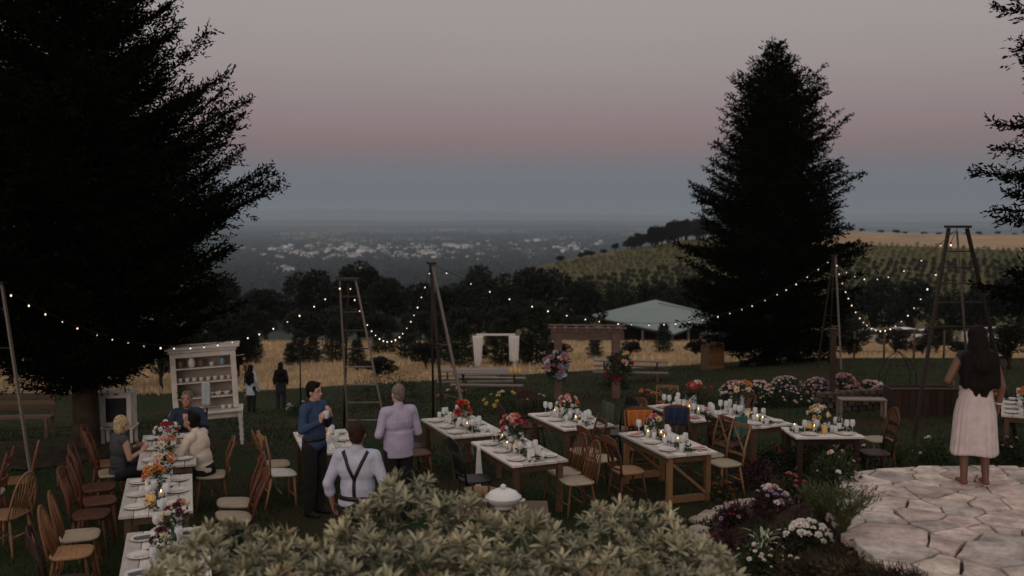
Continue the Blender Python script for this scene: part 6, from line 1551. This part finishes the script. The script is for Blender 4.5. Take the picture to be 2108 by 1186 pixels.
# by the terrace
plant(1660, 1122, 105, 52, 'mound', 'dark', ['white'], 46, 'white flowered mound left of the terrace edge', 1, fsize=.030)
plant(1585, 1060, 90, 62, 'mound', 'plum', ['white', 'blush', 'lilac'], 40, 'white and lilac flowering plant above the strap leaves', 2, fsize=.026)
plant(1570, 1125, 90, 52, 'strap', 'pale', ['white'], 0, 'pale striped strap leaf plant in the bed', 3)
plant(1735, 1130, 130, 95, 'fern', 'fern', ['white'], 0, 'feathery olive green plant touching the terrace edge', 4)
plant(1690, 1075, 85, 70, 'fern', 'fern', ['white'], 0, 'feathery green plant at the terrace corner', 5)
plant(1510, 1085, 80, 55, 'mound', 'plum', ['crimson', 'plum', 'lilac'], 16, 'plum leaved plant behind the stone edging', 6, fsize=.02)
plant(1560, 1178, 120, 62, 'mound', 'green', ['white', 'cream'], 18, 'leafy plant with scattered white blooms at the bottom edge', 7, fsize=.018)
plant(1650, 1195, 120, 50, 'mound', 'brown', ['cream'], 3, 'brown leaved low plant at the bottom edge', 8)
plant(1760, 1200, 130, 52, 'mound', 'brown', ['cream'], 2, 'brownish low plant under the terrace edge', 9)
plant(1500, 1150, 90, 60, 'mound', 'plum', ['crimson'], 5, 'dark plum plant beside the big shrub', 10)
plant(1840, 1215, 120, 40, 'fern', 'brown', ['cream'], 0, 'dry wispy plant at the terrace foot', 26)
# dark bed between lawn tables and terrace
for k, (px, py, w, h, kd, lf, cols, nf, lab) in enumerate([
    (1560, 1005, 95, 62, 'mound', 'plum', ['crimson', 'plum'], 10, 'dark reddish plant right of the pale cross back chair'), (1640, 985, 105, 75, 'mound', 'dark', ['red', 'crimson'], 14, 'red flowered plant before the small pale table'),
    (1720, 985, 95, 62, 'mound', 'green', ['blush', 'cream'], 8, 'mixed green plant beside the terrace corner'), (1620, 1035, 100, 62, 'mound', 'brown', ['pink'], 6, 'brown green plant above the lilac blooms'),
    (1700, 1018, 80, 60, 'mound', 'dark', ['white'], 4, 'dark leafy plant against the terrace corner'), (1770, 965, 90, 52, 'mound', 'dark', ['white', 'cream'], 8, 'low dark plant along the terrace back edge'),
    (1850, 958, 100, 52, 'fern', 'fern', ['cream'], 0, 'wispy green plant behind the terrace edge'), (1925, 952, 90, 55, 'mound', 'green', ['white'], 8, 'green plant with specks of white left of the skirt'),
    (2060, 950, 110, 58, 'mound', 'dark', ['blush'], 5, 'dark green plant right of the skirt'), (1480, 1030, 60, 40, 'mound', 'green', ['red'], 8, 'small red flowered plant beyond the stone edging'), (1590, 965, 70, 50, 'mound', 'dark', ['crimson'], 6, 'small dark plant with crimson blooms near trestle table'),
    (1680, 940, 80, 52, 'mound', 'green', ['white', 'yellow'], 8, 'green plant in front of the small pale table')]):
    plant(px, py, w, h, kd, lf, cols, nf, lab, 30 + k, fsize=.024)
# low cover filling the bed between the named plants
rs = np.random.RandomState(5); n = 30000; x = rs.uniform(1.2, 9.5, n); y = rs.uniform(6.2, 13.0, n); dd = tdist(x, y); ok_ = (dd > .03) & (dd < 2.15); x, y = x[ok_], y[ok_]; z = np.maximum(bed_z(x, y), terr(x, y))
cl = .5 + .5 * np.sin(x * 4.3 + 1) * np.sin(y * 3.7 + x); n = len(x); B = np.stack([x, y, z + rs.rand(n) * (.03 + .13 * cl)], 1); D = rs.normal(0, .7, (n, 3)) + np.array([0, 0, .7])
Q = cards(B, D, .055 * rs.uniform(.6, 1.5, n), .022 * rs.uniform(.6, 1.4, n), rs)
h_ = n // 2
o = link('ground_cover', quad_mesh('ground_cover', Q[:h_], LF['dark'])); tag(o, 'dark green ground cover filling the garden bed', 'ground cover', kind='stuff')
o = link('ground_cover', quad_mesh('ground_cover', Q[h_:], LF['brown'])); tag(o, 'brownish leaf cover mixed through the garden bed', 'ground cover', kind='stuff')
# tall pink and white flowers behind the tables
for k, (px, w, h, cols, lab) in enumerate([(1520, 75, 46, ['lilac', 'blush', 'white'], 'lilac flower clump, leftmost of the tall flower row'), (1570, 70, 42, ['white', 'blush'], 'whitish flower clump, second of the tall flower row'), (1625, 80, 46, ['white', 'lilac', 'blush'], 'white and lilac flower clump under the tall fir'),
                                          (1690, 70, 46, ['lilac', 'blush'], 'lilac flower clump left of the black post'), (1745, 65, 50, ['lilac', 'pink', 'blush'], 'pink lilac flower clump right of the black post'), (1800, 70, 30, ['blush', 'white'], 'low pale flower clump above the stone wall')]):
    plant(px, 0, w, h, 'mound', 'dark', cols, 75, lab, 60 + k, y=24.6 + .25 * (k % 3), fsize=.033, group='tall flower row behind the tables', f=terr)
    plant(px + 20, 0, w, h * .8, 'mound', 'dark', cols, 14, lab.replace('clump', 'clump in front,').replace('flower clump', 'bloomed clump'), 80 + k, y=23.6, fsize=.03, group='lower flower row behind the tables', f=terr)
# darker planting near the arbor and under the ladders
for k, (px, y, w, h, lf, cols, nf, lab) in enumerate([(760, 30, 110, 75, 'dark', ['cream'], 0, 'dark bush seen through the left ladder'), (830, 31, 110, 85, 'dark', ['cream'], 0, 'dark bush right of the balding man'), (950, 26, 120, 45, 'green', ['coral', 'cream'], 8, 'low flowering bush behind the coral bouquet'),
    (1040, 25, 100, 40, 'green', ['yellow', 'cream'], 14, 'low bush with yellow blooms left of the arbor'), (1110, 24, 90, 38, 'dark', ['cream'], 4, 'low dark bush before the left arbor post'), (1330, 24, 100, 40, 'brown', ['coral', 'orange'], 12, 'low orange flowered bush right of the arbor'), (1430, 25, 110, 38, 'brown', ['crimson', 'coral'], 8, 'reddish low bush left of the lilac flowers'),
    (610, 27, 60, 30, 'green', ['white'], 5, 'low bush with white blooms behind the man in blue'), (2080, 20.5, 110, 70, 'brown', ['orange'], 6, 'tawny bush behind the table at the right edge'), (1270, 30, 60, 40, 'dark', ['plum'], 0, 'dark bush at the foot of the right arbor post')]):
    plant(px, 0, w, h, 'mound', lf, cols, nf, lab, 110 + k, y=y, fsize=.05, group='low bushes behind the tables', f=terr)
# lamp post far down the lawn, left
g = place(614, 33); r = thing('lamp_post', 'thin dark lamp post rising before the trio of young trees', 'lamp post', g); hh = at(614, 712, 33).z - g.z
MB().tube([(0, 0, -.1), (0, 0, hh)], [.03, .02], 7).build('pole', M['iron'], r, True); MB().lathe([(.06, hh), (.10, hh + .02), (.09, hh + .22), (.03, hh + .28), (0, hh + .29)], 8).build('lantern', M['iron'], r)

# ------------------------------------------------------------------ the big shrub in the foreground
M['shrub_a'] = foliage('shrub_leaf', (.42, .37, .235), (.21, .21, .14), 2.0, .55, .35); M['shrub_b'] = foliage('shrub_leaf_green', (.24, .245, .17), (.105, .11, .07), 2.0, .55, .35)
M['shrub_c'] = foliage('shrub_leaf_brown', (.30, .20, .11), (.16, .12, .07), 2.2, .6, .35)
def whorl(seed, n, L, w, m, el0, el1):
    r_ = np.random.RandomState(seed); V = []; F = []
    for k in range(n):
        th = k * 2.39996 + r_.normal() * .2; el = el0 + (el1 - el0) * (k / n) + r_.normal() * .12; l = L * r_.uniform(.7, 1.1); ww = w * r_.uniform(.8, 1.2)
        d_ = Vector((math.cos(th) * math.cos(el), math.sin(th) * math.cos(el), math.sin(el))); s_ = Vector((-math.sin(th), math.cos(th), 0)); up = s_.cross(d_) * -1; b0 = len(V)
        for t_, q, dr in ((.03, .15, 0), (.35, .85, .015), (.65, 1.0, .0), (.88, .6, -.05), (1.0, .05, -.10)):
            c = d_ * l * t_ + up * (dr * l); V += [tuple(c - s_ * ww * q * .5 + up * .10 * ww), tuple(c), tuple(c + s_ * ww * q * .5 + up * .10 * ww)]
        for i in range(4): a = b0 + 3 * i; F += [(a, a + 1, a + 4, a + 3), (a + 1, a + 2, a + 5, a + 4)]
    return np.array(V), np.array(F)
WH = [whorl(k, 12 + k, .088, .0185, None, .05 + .06 * k, 1.1 + .06 * k) for k in range(5)]
WM = [[raw_mesh('leaf_whorl', V, F, M[mm]) for V, F in WH] for mm in ('shrub_a', 'shrub_b', 'shrub_c')]
sb = Vector((-.3, 6.1, 0))
shrub = thing('shrub', 'large pale olive shrub with whorled leaves filling the foreground', 'shrub', sb)
lobes = []
for px, py, y, rr_ in [(400, 1092, 6.0, .27), (475, 1062, 6.3, .30), (545, 1070, 6.3, .22), (615, 1100, 6.2, .28), (690, 1088, 6.4, .26), (768, 1020, 6.6, .30), (838, 966, 6.8, .30), (895, 1004, 6.7, .24), (950, 1000, 6.6, .24), (1010, 1058, 6.4, .30), (1085, 1042, 6.4, .30), (1160, 1075, 6.3, .26),
                       (1245, 1036, 6.4, .26), (1315, 1012, 6.6, .30), (1370, 1058, 6.4, .24), (1425, 1092, 6.2, .28), (1472, 1140, 6.0, .26), (350, 1152, 5.8, .24), (440, 1140, 5.7, .32), (565, 1135, 5.7, .32), (680, 1140, 5.8, .30), (800, 1085, 6.0, .36), (920, 1100, 6.0, .34), (1040, 1125, 5.8, .34), (1150, 1130, 5.7, .34), (1270, 1108, 5.8, .36), (1385, 1138, 5.7, .32), (1480, 1182, 5.6, .26),
                       (400, 1196, 5.4, .36), (520, 1190, 5.3, .36), (650, 1188, 5.3, .36), (780, 1168, 5.4, .40), (900, 1180, 5.4, .36), (1020, 1190, 5.3, .36), (1150, 1192, 5.3, .36), (1270, 1178, 5.3, .40), (1390, 1198, 5.3, .36)]:
    c = at(px, py + 26, y) - Vector((0, 0, rr_)); lobes.append((np.array(c), rr_ * (.92 if py > 1100 else 1)))
rs = np.random.RandomState(77); WP = []
for c, R in lobes:
    n = int(620 * R * R) + 18
    d_ = unit(rs.normal(size=(n, 3))); d_[:, 2] = np.where(d_[:, 2] < -.25, -d_[:, 2], d_[:, 2]); d_ = unit(d_)
    for v_ in d_:
        q = c + v_ * R * rs.uniform(.90, 1.06)
        if any(np.linalg.norm(q - c2) < R2 * .84 for c2, R2 in lobes if c2 is not c): continue
        if v_[1] > .75: continue
        WP.append((q, v_))
# keep the whorls a leaf's width apart
keep = []
for q, v_ in WP:
    if all(np.linalg.norm(q - k_[0]) > .054 for k_ in keep[-400:]): keep.append((q, v_))
cp_ = np.array([0, 0, CAM_H])
def show(q):   # nearest and highest first
    dq = q[0] - cp_; return np.linalg.norm(dq) - .8 * (q[1] @ (-unit(dq)))
keep.sort(key=show); print('WHORL', len(keep))
SV, SF, off = [], [], 0
for k, (q, v_) in enumerate(keep):
    ax = Vector(v_ * .55 + np.array([0, 0, .75]) + rs.normal(0, .18, 3)).normalized(); s_ = rs.choice([.55, .75, .95, 1.1, 1.35]) * rs.uniform(.9, 1.1); kd = k % 5; mm = int(rs.choice([0, 1, 2], p=[.52, .34, .14]))
    R_ = ax.to_track_quat('Z', 'Y').to_matrix() @ Matrix.Rotation(rs.rand() * 6.28, 3, 'Z')
    if k < 300:
        o = link('leaf_whorl', WM[mm][kd], shrub, Vector(q) - sb, rot=R_.to_euler()); o.scale = (s_, s_, s_)
    else:
        V, F = WH[kd]; SV.append((np.array(R_) @ V.T).T * s_ + q - np.array(sb)); SF.append(F + off); off += len(V)
if SV: link('leaf_mass', raw_mesh('leaf_mass', np.concatenate(SV), np.concatenate(SF), M['shrub_a']), shrub)['kind'] = 'stuff'
# older leaves inside, darker tone also paints shade into the gaps
B = []; Dd = []
for c, R in lobes:
    n = 170; d_ = unit(rs.normal(size=(n, 3))); B.append(c + d_ * R * rs.uniform(.45, .92, (n, 1)) - np.array(sb)); Dd.append(d_ + rs.normal(0, .7, (n, 3)))
B = np.concatenate(B); Dd = np.concatenate(Dd); n = len(B)
link('inner_leaves', quad_mesh('inner_leaves', cards(B, Dd, .10 * rs.uniform(.7, 1.2, n), .028 * rs.uniform(.7, 1.2, n), rs), M['shrub_b']), shrub)['kind'] = 'stuff'
M['shrub_bark'] = mat('shrub_bark', (.09, .06, .045), .9, .3, 8, bump=.5)
for k, (c, R) in enumerate(lobes[::3]):
    e = Vector(c) - sb; b = MB(); r0 = Vector((e.x * .45, e.y * .4, -.1)); b.tube([r0, r0.lerp(e, .5) + Vector((.05, 0, .15)), e], [.03, .022, .010], 6); b.build('branch', M['shrub_bark'], shrub, True)
    for c2, R2 in lobes[3 * k + 1:3 * k + 3]:
        b = MB(); p0 = r0.lerp(e, .5) + Vector((.05, 0, .15)); b.tube([p0, Vector(c2) - sb], [.018, .008], 5); b.build('branch', M['shrub_bark'], shrub, True)
